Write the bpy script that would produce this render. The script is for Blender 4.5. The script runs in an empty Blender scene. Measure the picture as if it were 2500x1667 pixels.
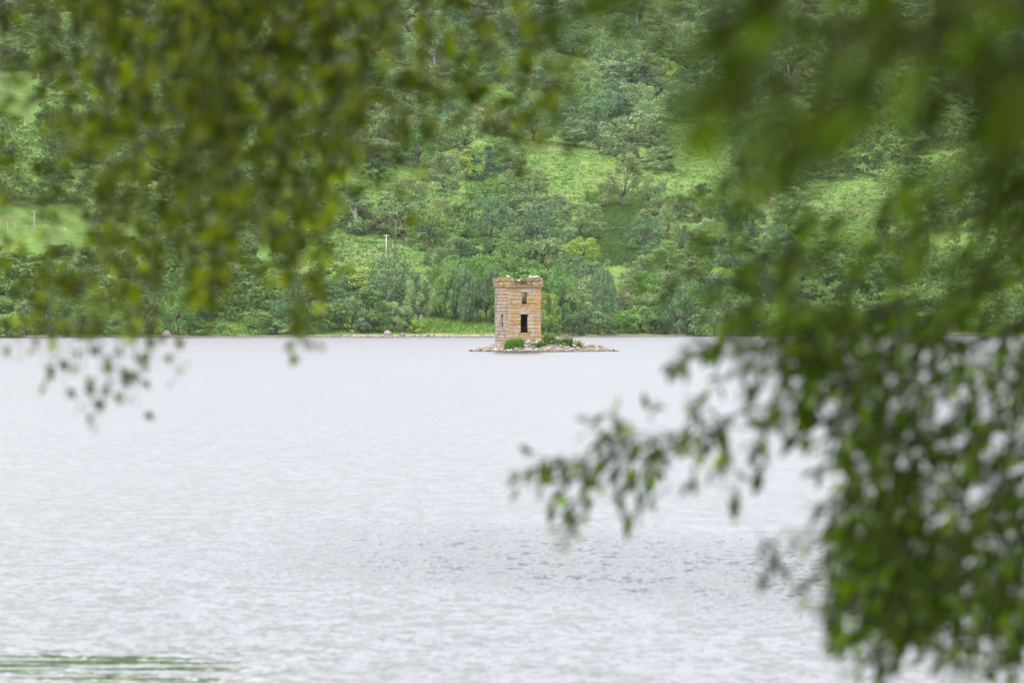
import bpy, math, random
import numpy as np
from mathutils import Vector, Matrix

R = np.random.default_rng(11)
random.seed(5)
SC = bpy.context.scene
COL = SC.collection
rad = math.radians

# ------------------------------------------------------------------ camera, world, sun, exposure
FPX = 9375.0            # focal length in pixels of the 2500 px wide photograph (135 mm lens)
HOR = 788.0             # image row of the horizon
CAMZ = 3.0
cam_d = bpy.data.cameras.new('camera')
cam = bpy.data.objects.new('camera', cam_d)
COL.objects.link(cam)
cam.location = (0, 0, CAMZ)
cam.rotation_euler = (rad(90) - math.atan((833.5 - HOR) / FPX), 0, 0)
cam_d.sensor_width = 36
cam_d.lens = 135
cam_d.clip_start = 0.1
cam_d.clip_end = 8000
cam_d.dof.use_dof = True
cam_d.dof.focus_distance = 420
cam_d.dof.aperture_fstop = 4.0
cam_d.dof.aperture_blades = 0
SC.camera = cam

SUN_EL, SUN_AZ = 52, 215          # azimuth of the sun, clockwise from +Y
W = bpy.data.worlds.new('World')
SC.world = W
W.use_nodes = True
wn, wl = W.node_tree.nodes, W.node_tree.links
wn.clear()
sky = wn.new('ShaderNodeTexSky')
sky.sky_type = 'NISHITA'
sky.sun_disc = False
sky.sun_elevation = rad(SUN_EL)
sky.sun_rotation = rad(SUN_AZ)
sky.air_density = 1.0
sky.dust_density = 4.0
hs = wn.new('ShaderNodeHueSaturation')
hs.inputs['Saturation'].default_value = 0.22
tcw = wn.new('ShaderNodeTexCoord')
mpw = wn.new('ShaderNodeMapping')
mpw.inputs['Scale'].default_value = (1.5, 1.5, 4)
cn = wn.new('ShaderNodeTexNoise')
cn.inputs['Scale'].default_value = 1.6
cn.inputs['Detail'].default_value = 5
cr = wn.new('ShaderNodeMapRange')
cr.inputs['From Min'].default_value = 0.3
cr.inputs['From Max'].default_value = 0.7
cr.inputs['To Min'].default_value = 21.0
cr.inputs['To Max'].default_value = 26.0
cw = wn.new('ShaderNodeMix')
cw.data_type = 'RGBA'
cw.inputs[0].default_value = 0.8
vm = wn.new('ShaderNodeVectorMath')
vm.operation = 'SCALE'
vm.inputs[0].default_value = (0.99, 0.974, 1.075)
bg = wn.new('ShaderNodeBackground')
bg.inputs['Strength'].default_value = 0.13
wo = wn.new('ShaderNodeOutputWorld')
wl.new(sky.outputs[0], hs.inputs['Color'])
wl.new(tcw.outputs['Generated'], mpw.inputs[0])
wl.new(mpw.outputs[0], cn.inputs['Vector'])
wl.new(cn.outputs[0], cr.inputs[0])
wl.new(cr.outputs[0], vm.inputs['Scale'])
wl.new(hs.outputs[0], cw.inputs[6])
wl.new(vm.outputs[0], cw.inputs[7])
wl.new(cw.outputs[2], bg.inputs['Color'])
wl.new(bg.outputs[0], wo.inputs['Surface'])

sun_d = bpy.data.lights.new('sun', 'SUN')
sun_d.energy = 3.0
sun_d.angle = rad(10)
sun_d.color = (1.0, 0.96, 0.9)
sun = bpy.data.objects.new('sun', sun_d)
COL.objects.link(sun)
sv = Vector((math.sin(rad(SUN_AZ)) * math.cos(rad(SUN_EL)), math.cos(rad(SUN_AZ)) * math.cos(rad(SUN_EL)), math.sin(rad(SUN_EL))))
sun.rotation_euler = sv.to_track_quat('Z', 'Y').to_euler()
sun.location = (0, -20, 60)

VS = SC.view_settings
SC.display_settings.display_device = 'sRGB'
VS.view_transform = 'Standard'
VS.look = 'None'
VS.exposure = 0.19
VS.gamma = 1
VS.use_curve_mapping = False
SC.render.engine = 'CYCLES'
SC.cycles.use_denoising = True
SC.cycles.max_bounces = 6
SC.cycles.diffuse_bounces = 3
SC.cycles.glossy_bounces = 2
SC.cycles.transmission_bounces = 4
SC.cycles.volume_bounces = 0
SC.cycles.use_fast_gi = False


# ------------------------------------------------------------------ helpers
def tag(o, label=None, cat=None, group=None, kind=None):
    if label: o['label'] = label
    if cat: o['category'] = cat
    if group: o['group'] = group
    if kind: o['kind'] = kind
    return o


def empty(name, loc=(0, 0, 0), rz=0.0, scale=(1, 1, 1)):
    o = bpy.data.objects.new(name, None)
    o.location = loc
    o.rotation_euler = (0, 0, rz)
    o.scale = scale
    o.empty_display_size = 0.3
    COL.objects.link(o)
    return o


def obj(name, me, parent=None, mat=None):
    o = bpy.data.objects.new(name, me)
    if mat is not None and not me.materials:
        me.materials.append(mat)
    if parent is not None:
        o.parent = parent
    COL.objects.link(o)
    return o


def mesh(name, v, f, smooth=False, tint=None):
    """v (n,3) array, f (m,k) array of faces that all have k corners, or a list of arrays"""
    fl = f if isinstance(f, list) else [f]
    fl = [np.asarray(a, dtype=np.int32) for a in fl if len(a)]
    v = np.ascontiguousarray(v, dtype=np.float32)
    me = bpy.data.meshes.new(name)
    me.vertices.add(len(v))
    me.vertices.foreach_set('co', v.ravel())
    loops = np.concatenate([a.ravel() for a in fl])
    cnt = np.concatenate([np.full(len(a), a.shape[1], dtype=np.int32) for a in fl])
    start = np.concatenate([[0], np.cumsum(cnt)[:-1]]).astype(np.int32)
    me.loops.add(len(loops))
    me.loops.foreach_set('vertex_index', loops)
    me.polygons.add(len(cnt))
    me.polygons.foreach_set('loop_start', start)
    if smooth:
        me.polygons.foreach_set('use_smooth', np.ones(len(cnt), dtype=bool))
    if tint is not None:
        a = me.attributes.new('tint', 'FLOAT', 'FACE')
        a.data.foreach_set('value', np.asarray(tint, dtype=np.float32))
    me.update(calc_edges=True)
    me.validate()
    return me


class MB:
    """collects pieces into one mesh"""
    def __init__(self):
        self.v, self.q, self.t, self.n = [], [], [], 0
        self.tq, self.tt = [], []

    def add(self, v, q=None, t=None, tint=0.5):
        v = np.asarray(v, dtype=float).reshape(-1, 3)
        if q is not None and len(q):
            q = np.asarray(q) + self.n
            self.q.append(q)
            self.tq.append(np.full(len(q), tint))
        if t is not None and len(t):
            t = np.asarray(t) + self.n
            self.t.append(t)
            self.tt.append(np.full(len(t), tint))
        self.v.append(v)
        self.n += len(v)

    def box(self, c, s, jit=0.0, rot=None, rng=R):
        b = np.array([[x, y, z] for z in (-.5, .5) for y in (-.5, .5) for x in (-.5, .5)]) * np.asarray(s)
        if jit: b = b + rng.uniform(-jit, jit, b.shape)
        if rot is not None: b = b @ np.asarray(rot).T
        self.add(b + np.asarray(c), BOXQ)

    def tube(self, pts, r, n=6, cap=True):
        pts = np.asarray(pts, dtype=float)
        r = np.broadcast_to(np.asarray(r, dtype=float), (len(pts),))
        d = np.gradient(pts, axis=0)
        d /= np.linalg.norm(d, axis=1, keepdims=True) + 1e-9
        ref = np.where(np.abs(d[:, 2:3]) > 0.9, np.array([[1., 0, 0]]), np.array([[0, 0, 1.]]))
        a = np.cross(d, ref)
        a /= np.linalg.norm(a, axis=1, keepdims=True) + 1e-9
        b = np.cross(d, a)
        ang = np.arange(n) / n * 2 * math.pi
        v = pts[:, None] + r[:, None, None] * (a[:, None] * np.cos(ang)[None, :, None] + b[:, None] * np.sin(ang)[None, :, None])
        k = len(pts)
        i = np.arange(k - 1)[:, None] * n
        j = np.arange(n)[None]
        j2 = (j + 1) % n
        q = np.stack([i + j, i + j2, i + n + j2, i + n + j], -1).reshape(-1, 4)
        v = v.reshape(-1, 3)
        t = None
        if cap:
            v = np.vstack([v, pts[:1], pts[-1:]])
            jj = np.arange(n)
            t = np.vstack([np.stack([np.full(n, k * n), (jj + 1) % n, jj], -1),
                           np.stack([np.full(n, k * n + 1), (k - 1) * n + jj, (k - 1) * n + (jj + 1) % n], -1)])
        self.add(v, q, t)

    def mesh(self, name, smooth=False, tint=False):
        fl, tl = [], []
        if self.q: fl.append(np.vstack(self.q)); tl.append(np.concatenate(self.tq))
        if self.t: fl.append(np.vstack(self.t)); tl.append(np.concatenate(self.tt))
        return mesh(name, np.vstack(self.v), fl, smooth, np.concatenate(tl) if tint else None)


BOXQ = np.array([[0, 2, 3, 1], [4, 5, 7, 6], [0, 1, 5, 4], [2, 6, 7, 3], [0, 4, 6, 2], [1, 3, 7, 5]])


def nrm(a):
    return a / (np.linalg.norm(a, axis=-1, keepdims=True) + 1e-9)


# ---- value noise for the terrain, vectorised
_T = np.random.default_rng(3).uniform(-1, 1, (64, 64))


def vnoise(x, y):
    x = np.asarray(x, dtype=float); y = np.asarray(y, dtype=float)
    xi, yi = np.floor(x).astype(int), np.floor(y).astype(int)
    fx, fy = x - xi, y - yi
    fx = fx * fx * (3 - 2 * fx); fy = fy * fy * (3 - 2 * fy)
    g = lambda a, b: _T[a % 64, b % 64]
    return (g(xi, yi) * (1 - fx) + g(xi + 1, yi) * fx) * (1 - fy) + (g(xi, yi + 1) * (1 - fx) + g(xi + 1, yi + 1) * fx) * fy


# ------------------------------------------------------------------ the ground far side
def shore(x):
    return 820 + 0.62 * 160 * np.tanh(np.asarray(x) / 160.0) + 1.6 * vnoise(np.asarray(x) / 9.0, 3.3) + 0.7 * vnoise(np.asarray(x) / 3.0, 9.3)


_HT = np.array([-90, -10, 0, 5, 12, 30, 70, 140, 150, 230, 430, 780, 900, 1500, 2100.])
_HH = np.array([-6, -.7, 0, .38, 1.0, 3.6, 10, 20.2, 21.4, 35, 69, 137, 168, 256, 262.])


def ground(x, y):
    x = np.asarray(x, dtype=float); y = np.asarray(y, dtype=float)
    t = y - shore(x)
    h = np.interp(t, _HT, _HH)
    k = np.clip((t - 14) / 120, 0, 1)
    return h + k * (2.6 * vnoise(x / 42, y / 55) + 1.1 * vnoise(x / 15 + 7, y / 19))


def ray(px, py):
    return (px - 1250.0) / FPX, (HOR - py) / FPX


_DS = np.concatenate([np.arange(700, 1300, 1.5), np.arange(1300, 2600, 4)])


def on_ground(px, py):
    """picture position -> point of the hillside seen there"""
    px = np.atleast_1d(np.asarray(px, dtype=float)); py = np.atleast_1d(np.asarray(py, dtype=float))
    out = np.zeros((len(px), 3))
    for s in range(0, len(px), 2000):
        ax, az = ray(px[s:s + 2000, None], py[s:s + 2000, None])
        X = ax * _DS[None]; Z = CAMZ + az * _DS[None]
        hit = Z < ground(X, np.broadcast_to(_DS[None], X.shape))
        hit[:, -1] = True
        i = hit.argmax(1)
        D = _DS[i]
        out[s:s + 2000, 0] = ax[:, 0] * D
        out[s:s + 2000, 1] = D
    out[:, 2] = ground(out[:, 0], out[:, 1])
    return out


def at(px, py, d):
    """picture position and distance -> point"""
    a, b = ray(px, py)
    return np.array([a * d, d, CAMZ + b * d])


# ------------------------------------------------------------------ materials
def new_mat(name):
    m = bpy.data.materials.new(name)
    m.use_nodes = True
    m.node_tree.nodes.clear()
    return m, m.node_tree.nodes, m.node_tree.links


def node(n, t, **kw):
    x = n.new(t)
    for k, v in kw.items():
        if k.startswith('i_'):
            x.inputs[k[2:]].default_value = v
        else:
            setattr(x, k, v)
    return x


def mixc(n, l, fac, a, b, blend='MIX'):
    m = n.new('ShaderNodeMix')
    m.data_type = 'RGBA'
    m.blend_type = blend
    for s, v in ((m.inputs[0], fac), (m.inputs[6], a), (m.inputs[7], b)):
        if hasattr(v, 'is_linked'):
            l.new(v, s)
        elif isinstance(v, (int, float)):
            s.default_value = v
        else:
            s.default_value = (*v, 1)
    return m.outputs[2]


def math_(n, l, op, a, b=None, clamp=False):
    m = n.new('ShaderNodeMath')
    m.operation = op
    m.use_clamp = clamp
    for s, v in zip(m.inputs, (a, b)):
        if v is None: continue
        if hasattr(v, 'is_linked'): l.new(v, s)
        else: s.default_value = v
    return m.outputs[0]


def ramp(n, l, src, pts, interp='LINEAR'):
    r = n.new('ShaderNodeValToRGB')
    r.color_ramp.interpolation = interp
    e = r.color_ramp.elements
    while len(e) < len(pts): e.new(0.5)
    for k, (p, c) in zip(e, pts):
        k.position = p
        k.color = (*c, 1) if len(c) == 3 else c
    l.new(src, r.inputs[0])
    return r.outputs[0]


def smooth_range(n, l, src, a, b, lo=0.0, hi=1.0):
    m = n.new('ShaderNodeMapRange')
    m.interpolation_type = 'SMOOTHSTEP'
    l.new(src, m.inputs['Value'])
    m.inputs['From Min'].default_value = a
    m.inputs['From Max'].default_value = b
    m.inputs['To Min'].default_value = lo
    m.inputs['To Max'].default_value = hi
    return m.outputs[0]


def noise(n, l, scale, detail=3, vec=None, rough=0.55):
    x = n.new('ShaderNodeTexNoise')
    x.inputs['Scale'].default_value = scale
    x.inputs['Detail'].default_value = detail
    x.inputs['Roughness'].default_value = rough
    if vec is not None: l.new(vec, x.inputs['Vector'])
    return x


def simple_mat(name, col, rough=0.7, var=0.25, scale=4.0, bump=0.0, spec=0.3):
    m, n, l = new_mat(name)
    g = node(n, 'ShaderNodeNewGeometry')
    nz = noise(n, l, scale, 4, g.outputs['Position'])
    oi = node(n, 'ShaderNodeObjectInfo')
    f = math_(n, l, 'ADD', math_(n, l, 'MULTIPLY', nz.outputs[0], 0.7), math_(n, l, 'MULTIPLY', oi.outputs['Random'], 0.3))
    c = ramp(n, l, f, [(0.2, tuple(x * (1 - var) for x in col)), (0.8, tuple(min(1, x * (1 + var)) for x in col))])
    p = node(n, 'ShaderNodeBsdfPrincipled', i_Roughness=rough)
    p.inputs['Specular IOR Level'].default_value = spec
    l.new(c, p.inputs['Base Color'])
    if bump:
        b = node(n, 'ShaderNodeBump', i_Strength=bump, i_Distance=0.02)
        l.new(nz.outputs[0], b.inputs['Height'])
        l.new(b.outputs[0], p.inputs['Normal'])
    o = node(n, 'ShaderNodeOutputMaterial')
    l.new(p.outputs[0], o.inputs[0])
    return m


def leaf_mat(name, var=0.5, trans=0.3, col=None, gloss=None, trans_col=(1.25, 1.3, 0.5), island=False, hue=(0.7, 1.1, 0.6)):
    """foliage: each leaf is a little lighter or yellower than the next; colour from the object unless given"""
    m, n, l = new_mat(name)
    oi = node(n, 'ShaderNodeObjectInfo')
    if island:
        g = node(n, 'ShaderNodeNewGeometry')
        t = math_(n, l, 'FRACT', math_(n, l, 'ADD', g.outputs['Random Per Island'], oi.outputs['Random']))
    else:
        at_ = node(n, 'ShaderNodeAttribute', attribute_name='tint')
        t = at_.outputs['Fac']
    if col is None:
        base = oi.outputs['Color']
    else:
        rgb = node(n, 'ShaderNodeRGB'); rgb.outputs[0].default_value = (*col, 1)
        base = rgb.outputs[0]
    k = ramp(n, l, t, [(0.0, (1 - var, 1 - var, 1 - var * 0.6)), (0.55, (1, 1, 1)), (1.0, (1 + var * 0.8, 1 + var * 0.7, 1 + var * 0.35))])
    if island and gloss is not None:      # near leaves: per-leaf tone spread wide to paint shaded and backlit leaves
        k = ramp(n, l, t, [(0.0, (.26, .30, .32)), (0.45, (.52, .56, .55)), (0.78, (1.05, 1.03, .8)), (1.0, (2.5, 2.4, .9))])
    c = mixc(n, l, 1.0, base, k, 'MULTIPLY')
    tc = mixc(n, l, 1.0, c, trans_col, 'MULTIPLY')
    if gloss is None:
        d = node(n, 'ShaderNodeBsdfDiffuse')
        l.new(c, d.inputs[0])
    else:
        d = node(n, 'ShaderNodeBsdfPrincipled', i_Roughness=gloss)
        d.inputs['Specular IOR Level'].default_value = 0.2
        l.new(c, d.inputs['Base Color'])
    tr = node(n, 'ShaderNodeBsdfTranslucent')
    l.new(tc, tr.inputs[0])
    mx = node(n, 'ShaderNodeMixShader')
    mx.inputs[0].default_value = trans
    l.new(d.outputs[0], mx.inputs[1])
    l.new(tr.outputs[0], mx.inputs[2])
    o = node(n, 'ShaderNodeOutputMaterial')
    l.new(mx.outputs[0], o.inputs[0])
    return m


M = {}
M['crown'] = leaf_mat('far_foliage', 0.28, 0.15)
M['wood'] = leaf_mat('woodland_foliage', 0.5, 0.3, (0.130, 0.205, 0.065))
M['bracken'] = leaf_mat('bracken', 0.55, 0.5, (0.105, 0.185, 0.046), None, (1.05, 1.1, 0.8))
M['grass'] = leaf_mat('shore_grass', 0.4, 0.35, (0.11, 0.19, 0.038))
M['reed'] = leaf_mat('reed', 0.4, 0.45, (0.115, 0.23, 0.04), island=True)
M['weed'] = leaf_mat('weed', 0.4, 0.45, (0.165, 0.27, 0.08), island=True)
M['moss'] = leaf_mat('moss', 0.5, 0.2, (0.17, 0.165, 0.05), island=True)
M['birch_leaf'] = leaf_mat('birch_leaf', 0.75, 0.5, (0.074, 0.094, 0.005), 0.32, (2.6, 2.85, 0.3), island=True)
M['willow_leaf'] = leaf_mat('willow_leaf', 0.7, 0.46, (0.066, 0.104, 0.009), 0.32, (2.5, 3.0, 0.4), island=True)
M['near_leaf'] = leaf_mat('near_leaf', 0.8, 0.5, (0.084, 0.118, 0.012), 0.32, (2.6, 3.0, 0.5), island=True)
M['bark'] = simple_mat('far_bark', (0.11, 0.09, 0.07), 0.9, 0.4, 1.5)
M['pale_bark'] = simple_mat('pale_bark', (0.36, 0.33, 0.28), 0.85, 0.45, 1.2)
M['near_bark'] = simple_mat('near_bark', (0.085, 0.068, 0.05), 0.85, 0.45, 14, 0.5)
M['twig'] = simple_mat('twig', (0.085, 0.06, 0.04), 0.7, 0.4, 20)
M['pole'] = simple_mat('weathered_pole', (0.42, 0.40, 0.36), 0.85, 0.2, 3)
M['dark_pole'] = simple_mat('dark_pole', (0.16, 0.14, 0.12), 0.85, 0.2, 3)
M['insulator'] = simple_mat('insulator', (0.6, 0.6, 0.58), 0.3, 0.05)
M['wire'] = simple_mat('wire', (0.55, 0.56, 0.55), 0.4, 0.1)
M['boulder'] = simple_mat('boulder', (0.19, 0.17, 0.145), 0.9, 0.35, 1.6, 0.6)
M['dark_rock'] = simple_mat('dark_rock', (0.16, 0.13, 0.11), 0.9, 0.4, 2.0, 0.6)
M['gull_white'] = simple_mat('gull_white', (0.82, 0.82, 0.80), 0.8, 0.04)
M['gull_grey'] = simple_mat('gull_grey', (0.42, 0.44, 0.47), 0.8, 0.1)
M['gull_beak'] = simple_mat('gull_beak', (0.6, 0.38, 0.05), 0.5, 0.1)


def ground_mat():
    m, n, l = new_mat('hillside_ground')
    g = node(n, 'ShaderNodeNewGeometry')
    pos = g.outputs['Position']
    sep = node(n, 'ShaderNodeSeparateXYZ'); l.new(pos, sep.inputs[0])
    big = noise(n, l, 0.022, 4, pos)
    mid = noise(n, l, 0.16, 5, pos)
    fine = noise(n, l, 1.1, 6, pos, 0.7)
    green = ramp(n, l, mid.outputs[0], [(0.25, (0.065, 0.13, 0.022)), (0.5, (0.10, 0.175, 0.034)), (0.75, (0.15, 0.21, 0.05))])
    dry = ramp(n, l, fine.outputs[0], [(0.3, (0.15, 0.17, 0.06)), (0.7, (0.25, 0.225, 0.11))])
    c = mixc(n, l, smooth_range(n, l, big.outputs[0], 0.56, 0.70, 0, 0.8), green, dry)
    k = ramp(n, l, fine.outputs[0], [(0.3, (0.6, 0.65, 0.6)), (0.7, (1.3, 1.25, 1.2))])
    c = mixc(n, l, 1.0, c, k, 'MULTIPLY')
    # gravel and sand by the water
    zz = math_(n, l, 'ADD', sep.outputs['Z'], math_(n, l, 'MULTIPLY', mid.outputs[0], -0.75))
    sand = ramp(n, l, fine.outputs[0], [(0.3, (0.16, 0.13, 0.095)), (0.55, (0.29, 0.245, 0.185)), (0.75, (0.38, 0.33, 0.265))])
    wet = mixc(n, l, smooth_range(n, l, sep.outputs['Z'], 0.02, 0.16), (0.09, 0.075, 0.055), sand)
    # sand on the open beach, dark earth under the trees elsewhere
    bx0 = math_(n, l, 'ADD', sep.outputs['X'], math_(n, l, 'MULTIPLY', mid.outputs[0], 8.0))
    beach = math_(n, l, 'MULTIPLY', smooth_range(n, l, bx0, -34, -28), smooth_range(n, l, bx0, 3, 10, 1, 0))
    earth = mixc(n, l, 0.5, wet, (0.07, 0.065, 0.035))
    wet = mixc(n, l, beach, earth, wet)
    c = mixc(n, l, smooth_range(n, l, zz, 0.05, 0.32), wet, c)
    b = node(n, 'ShaderNodeBump', i_Strength=0.8, i_Distance=0.5)
    l.new(fine.outputs[0], b.inputs['Height'])
    p = node(n, 'ShaderNodeBsdfPrincipled', i_Roughness=0.95)
    p.inputs['Specular IOR Level'].default_value = 0.1
    l.new(c, p.inputs['Base Color']); l.new(b.outputs[0], p.inputs['Normal'])
    o = node(n, 'ShaderNodeOutputMaterial'); l.new(p.outputs[0], o.inputs[0])
    return m


def water_mat():
    """lake water: small wind ripples as slopes of the surface, ruffled and slack patches"""
    m, n, l = new_mat('lake_water')
    g = node(n, 'ShaderNodeNewGeometry')
    pos = g.outputs['Position']

    def mapped(sx, sy, rz=0.0):
        mp = node(n, 'ShaderNodeMapping')
        mp.inputs['Scale'].default_value = (sx, sy, 1)
        mp.inputs['Rotation'].default_value = (0, 0, rz)
        l.new(pos, mp.inputs[0])
        return mp.outputs[0]
    patch = noise(n, l, 1.0, 3, mapped(0.035, 0.028, 0.35))
    slack = noise(n, l, 1.0, 2, mapped(0.09, 0.055, 0.2))
    sep = node(n, 'ShaderNodeSeparateXYZ'); l.new(pos, sep.inputs[0])
    # the sheltered water by the bank on the left is almost still
    ux = math_(n, l, 'ADD', sep.outputs['X'], math_(n, l, 'MULTIPLY', slack.outputs[0], 3.0))
    calm_x = smooth_range(n, l, ux, -1.8, 0.9, 1, 0)
    calm_y = smooth_range(n, l, sep.outputs['Y'], 34.2, 36.6, 1, 0)
    streak = noise(n, l, 1.0, 2, mapped(0.6, 3.2, 0.03))
    calm = math_(n, l, 'MULTIPLY', math_(n, l, 'MULTIPLY', calm_x, calm_y), smooth_range(n, l, streak.outputs[0], 0.38, 0.56))
    # a gust ruffles a slanting band of the near water
    gx = math_(n, l, 'ADD', math_(n, l, 'MULTIPLY', sep.outputs['X'], 1.15), math_(n, l, 'MULTIPLY', slack.outputs[0], 9.0))
    gd = math_(n, l, 'ABSOLUTE', math_(n, l, 'SUBTRACT', math_(n, l, 'ADD', sep.outputs['Y'], gx), 53.5))
    gust = math_(n, l, 'MULTIPLY', smooth_range(n, l, gd, 2.5, 11.0, 1, 0), smooth_range(n, l, sep.outputs['X'], -5.5, 1.0))
    amp0 = math_(n, l, 'ADD', smooth_range(n, l, patch.outputs[0], 0.40, 0.64, 0.12, 0.30), math_(n, l, 'MULTIPLY', gust, 0.85))
    amp = math_(n, l, 'MULTIPLY', amp0, math_(n, l, 'SUBTRACT', 1.0, math_(n, l, 'MULTIPLY', calm, 0.86)))
    open_ = smooth_range(n, l, sep.outputs['Y'], 35.0, 170.0, 0.265, 0.30)
    w1 = noise(n, l, 1.0, 2, mapped(10.0, 5.5, 0.08), 0.6)
    w2 = noise(n, l, 1.0, 3, mapped(22.0, 12.0, -0.1), 0.6)
    w3 = noise(n, l, 1.0, 2, mapped(3.0, 2.2, 0.15), 0.5)
    vs = []
    for w, k in ((w1, 1.0), (w2, 0.8), (w3, 0.6)):
        s = node(n, 'ShaderNodeVectorMath', operation='SUBTRACT')
        l.new(w.outputs['Color'], s.inputs[0]); s.inputs[1].default_value = (0.5, 0.5, 0.5)
        q = node(n, 'ShaderNodeVectorMath', operation='SCALE'); q.inputs['Scale'].default_value = k * 2
        l.new(s.outputs[0], q.inputs[0])
        vs.append(q.outputs[0])
    a1 = node(n, 'ShaderNodeVectorMath', operation='ADD'); l.new(vs[0], a1.inputs[0]); l.new(vs[1], a1.inputs[1])
    a2 = node(n, 'ShaderNodeVectorMath', operation='ADD'); l.new(a1.outputs[0], a2.inputs[0]); l.new(vs[2], a2.inputs[1])
    sc = node(n, 'ShaderNodeVectorMath', operation='SCALE'); l.new(a2.outputs[0], sc.inputs[0]); l.new(amp, sc.inputs['Scale'])
    fl = node(n, 'ShaderNodeVectorMath', operation='MULTIPLY'); l.new(sc.outputs[0], fl.inputs[0]); fl.inputs[1].default_value = (0.5, 1.0, 0.0)
    up = node(n, 'ShaderNodeVectorMath', operation='ADD'); l.new(fl.outputs[0], up.inputs[0]); up.inputs[1].default_value = (0, 0, 1)
    no = node(n, 'ShaderNodeVectorMath', operation='NORMALIZE'); l.new(up.outputs[0], no.inputs[0])
    p = node(n, 'ShaderNodeBsdfPrincipled', i_IOR=1.33)
    p.inputs['Base Color'].default_value = (0.018, 0.026, 0.024, 1)
    ro = math_(n, l, 'SUBTRACT', open_, math_(n, l, 'MULTIPLY', math_(n, l, 'POWER', calm, 2.5), 0.22))
    l.new(ro, p.inputs['Roughness'])
    l.new(no.outputs[0], p.inputs['Normal'])
    o = node(n, 'ShaderNodeOutputMaterial'); l.new(p.outputs[0], o.inputs[0])
    return m


def stone_mat(name, pal, lichen=0.0, stain=0.0, scale=1.0, bare=0.0, wet=False):
    """masonry: every block has its own tone; orange lichen and dark weather stains lie across the blocks"""
    m, n, l = new_mat(name)
    oi = node(n, 'ShaderNodeObjectInfo')
    g = node(n, 'ShaderNodeNewGeometry')
    tc = node(n, 'ShaderNodeTexCoord')
    pos = g.outputs['Position']
    c = ramp(n, l, oi.outputs['Random'], [(i / (len(pal) - 1), p) for i, p in enumerate(pal)])
    fine = noise(n, l, 9.0 * scale, 6, pos, 0.7)
    k = ramp(n, l, fine.outputs[0], [(0.3, (0.66, 0.64, 0.62)), (0.5, (1, 1, 1)), (0.72, (1.28, 1.28, 1.28))])
    c = mixc(n, l, 1.0, c, k, 'MULTIPLY')
    if bare:
        gs = noise(n, l, 0.7, 5, pos, 0.65)
        c = mixc(n, l, smooth_range(n, l, gs.outputs[0], 0.48, 0.57, 0, bare), c, (0.31, 0.27, 0.22))
    if lichen:
        big = noise(n, l, 0.62, 4, pos, 0.65)
        sp = noise(n, l, 5.0, 4, pos, 0.7)
        f = math_(n, l, 'ADD', math_(n, l, 'MULTIPLY', big.outputs[0], 0.8), math_(n, l, 'MULTIPLY', sp.outputs[0], 0.35))
        oc = ramp(n, l, sp.outputs[0], [(0.35, (0.29, 0.145, 0.05)), (0.55, (0.39, 0.22, 0.08)), (0.7, (0.42, 0.29, 0.12))])
        c = mixc(n, l, smooth_range(n, l, f, 0.62 - 0.2 * lichen, 0.78 - 0.2 * lichen, 0, 0.85), c, oc)
    if stain:
        mp = node(n, 'ShaderNodeMapping'); mp.inputs['Scale'].default_value = (1.5, 1.5, 0.4)
        l.new(pos, mp.inputs[0])
        st = noise(n, l, 1.0, 5, mp.outputs[0], 0.65)
        c = mixc(n, l, smooth_range(n, l, st.outputs[0], 0.60 - 0.08 * stain, 0.74 - 0.08 * stain, 0, 0.8), c, (0.10, 0.06, 0.05))
    if wet:                 # the lowest stones are dark with lake water and weed
        sp_ = node(n, 'ShaderNodeSeparateXYZ'); l.new(pos, sp_.inputs[0])
        c = mixc(n, l, smooth_range(n, l, sp_.outputs['Z'], 0.05, 0.17, 0.85, 0), c, (0.055, 0.048, 0.038))
    p = node(n, 'ShaderNodeBsdfPrincipled', i_Roughness=0.92)
    p.inputs['Specular IOR Level'].default_value = 0.15
    l.new(c, p.inputs['Base Color'])
    b = node(n, 'ShaderNodeBump', i_Strength=0.7, i_Distance=0.04)
    l.new(fine.outputs[0], b.inputs['Height']); l.new(b.outputs[0], p.inputs['Normal'])
    o = node(n, 'ShaderNodeOutputMaterial'); l.new(p.outputs[0], o.inputs[0])
    return m


M['ground'] = ground_mat()
M['water'] = water_mat()
M['front_stone'] = stone_mat('ochre_masonry', [(0.275, 0.20, 0.095), (0.32, 0.245, 0.13), (0.285, 0.195, 0.08), (0.30, 0.245, 0.155)], 0.35, 0.0, 1.0, 0.95)
M['quoin_stone'] = stone_mat('orange_masonry', [(0.32, 0.20, 0.095), (0.34, 0.225, 0.11), (0.30, 0.19, 0.095)], 0.4, 0.2)
M['side_stone'] = stone_mat('grey_pink_masonry', [(0.215, 0.185, 0.14), (0.28, 0.245, 0.19), (0.26, 0.21, 0.145), (0.185, 0.155, 0.12), (0.30, 0.262, 0.20)], 0.18, 0.5)
M['parapet_stone'] = stone_mat('parapet_masonry', [(0.25, 0.195, 0.11), (0.21, 0.175, 0.115), (0.29, 0.225, 0.125)], 0.12, 0.6)
M['core'] = stone_mat('rubble_and_mortar', [(0.19, 0.15, 0.10), (0.22, 0.175, 0.12)], 0.0, 0.3)
M['front_core'] = stone_mat('ochre_mortar', [(0.25, 0.19, 0.105), (0.27, 0.2, 0.11)], 0.35, 0.0, 1.0, 0.9)
M['islet_stone'] = stone_mat('islet_stone', [(0.20, 0.178, 0.145), (0.30, 0.27, 0.22), (0.25, 0.225, 0.18), (0.15, 0.135, 0.115), (0.37, 0.34, 0.29), (0.23, 0.20, 0.155)], 0.0, 0.0, 1.0, 0.0, True)
M['islet_soil'] = simple_mat('islet_soil', (0.17, 0.15, 0.11), 0.95, 0.35, 2.5, 0.6)

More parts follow.
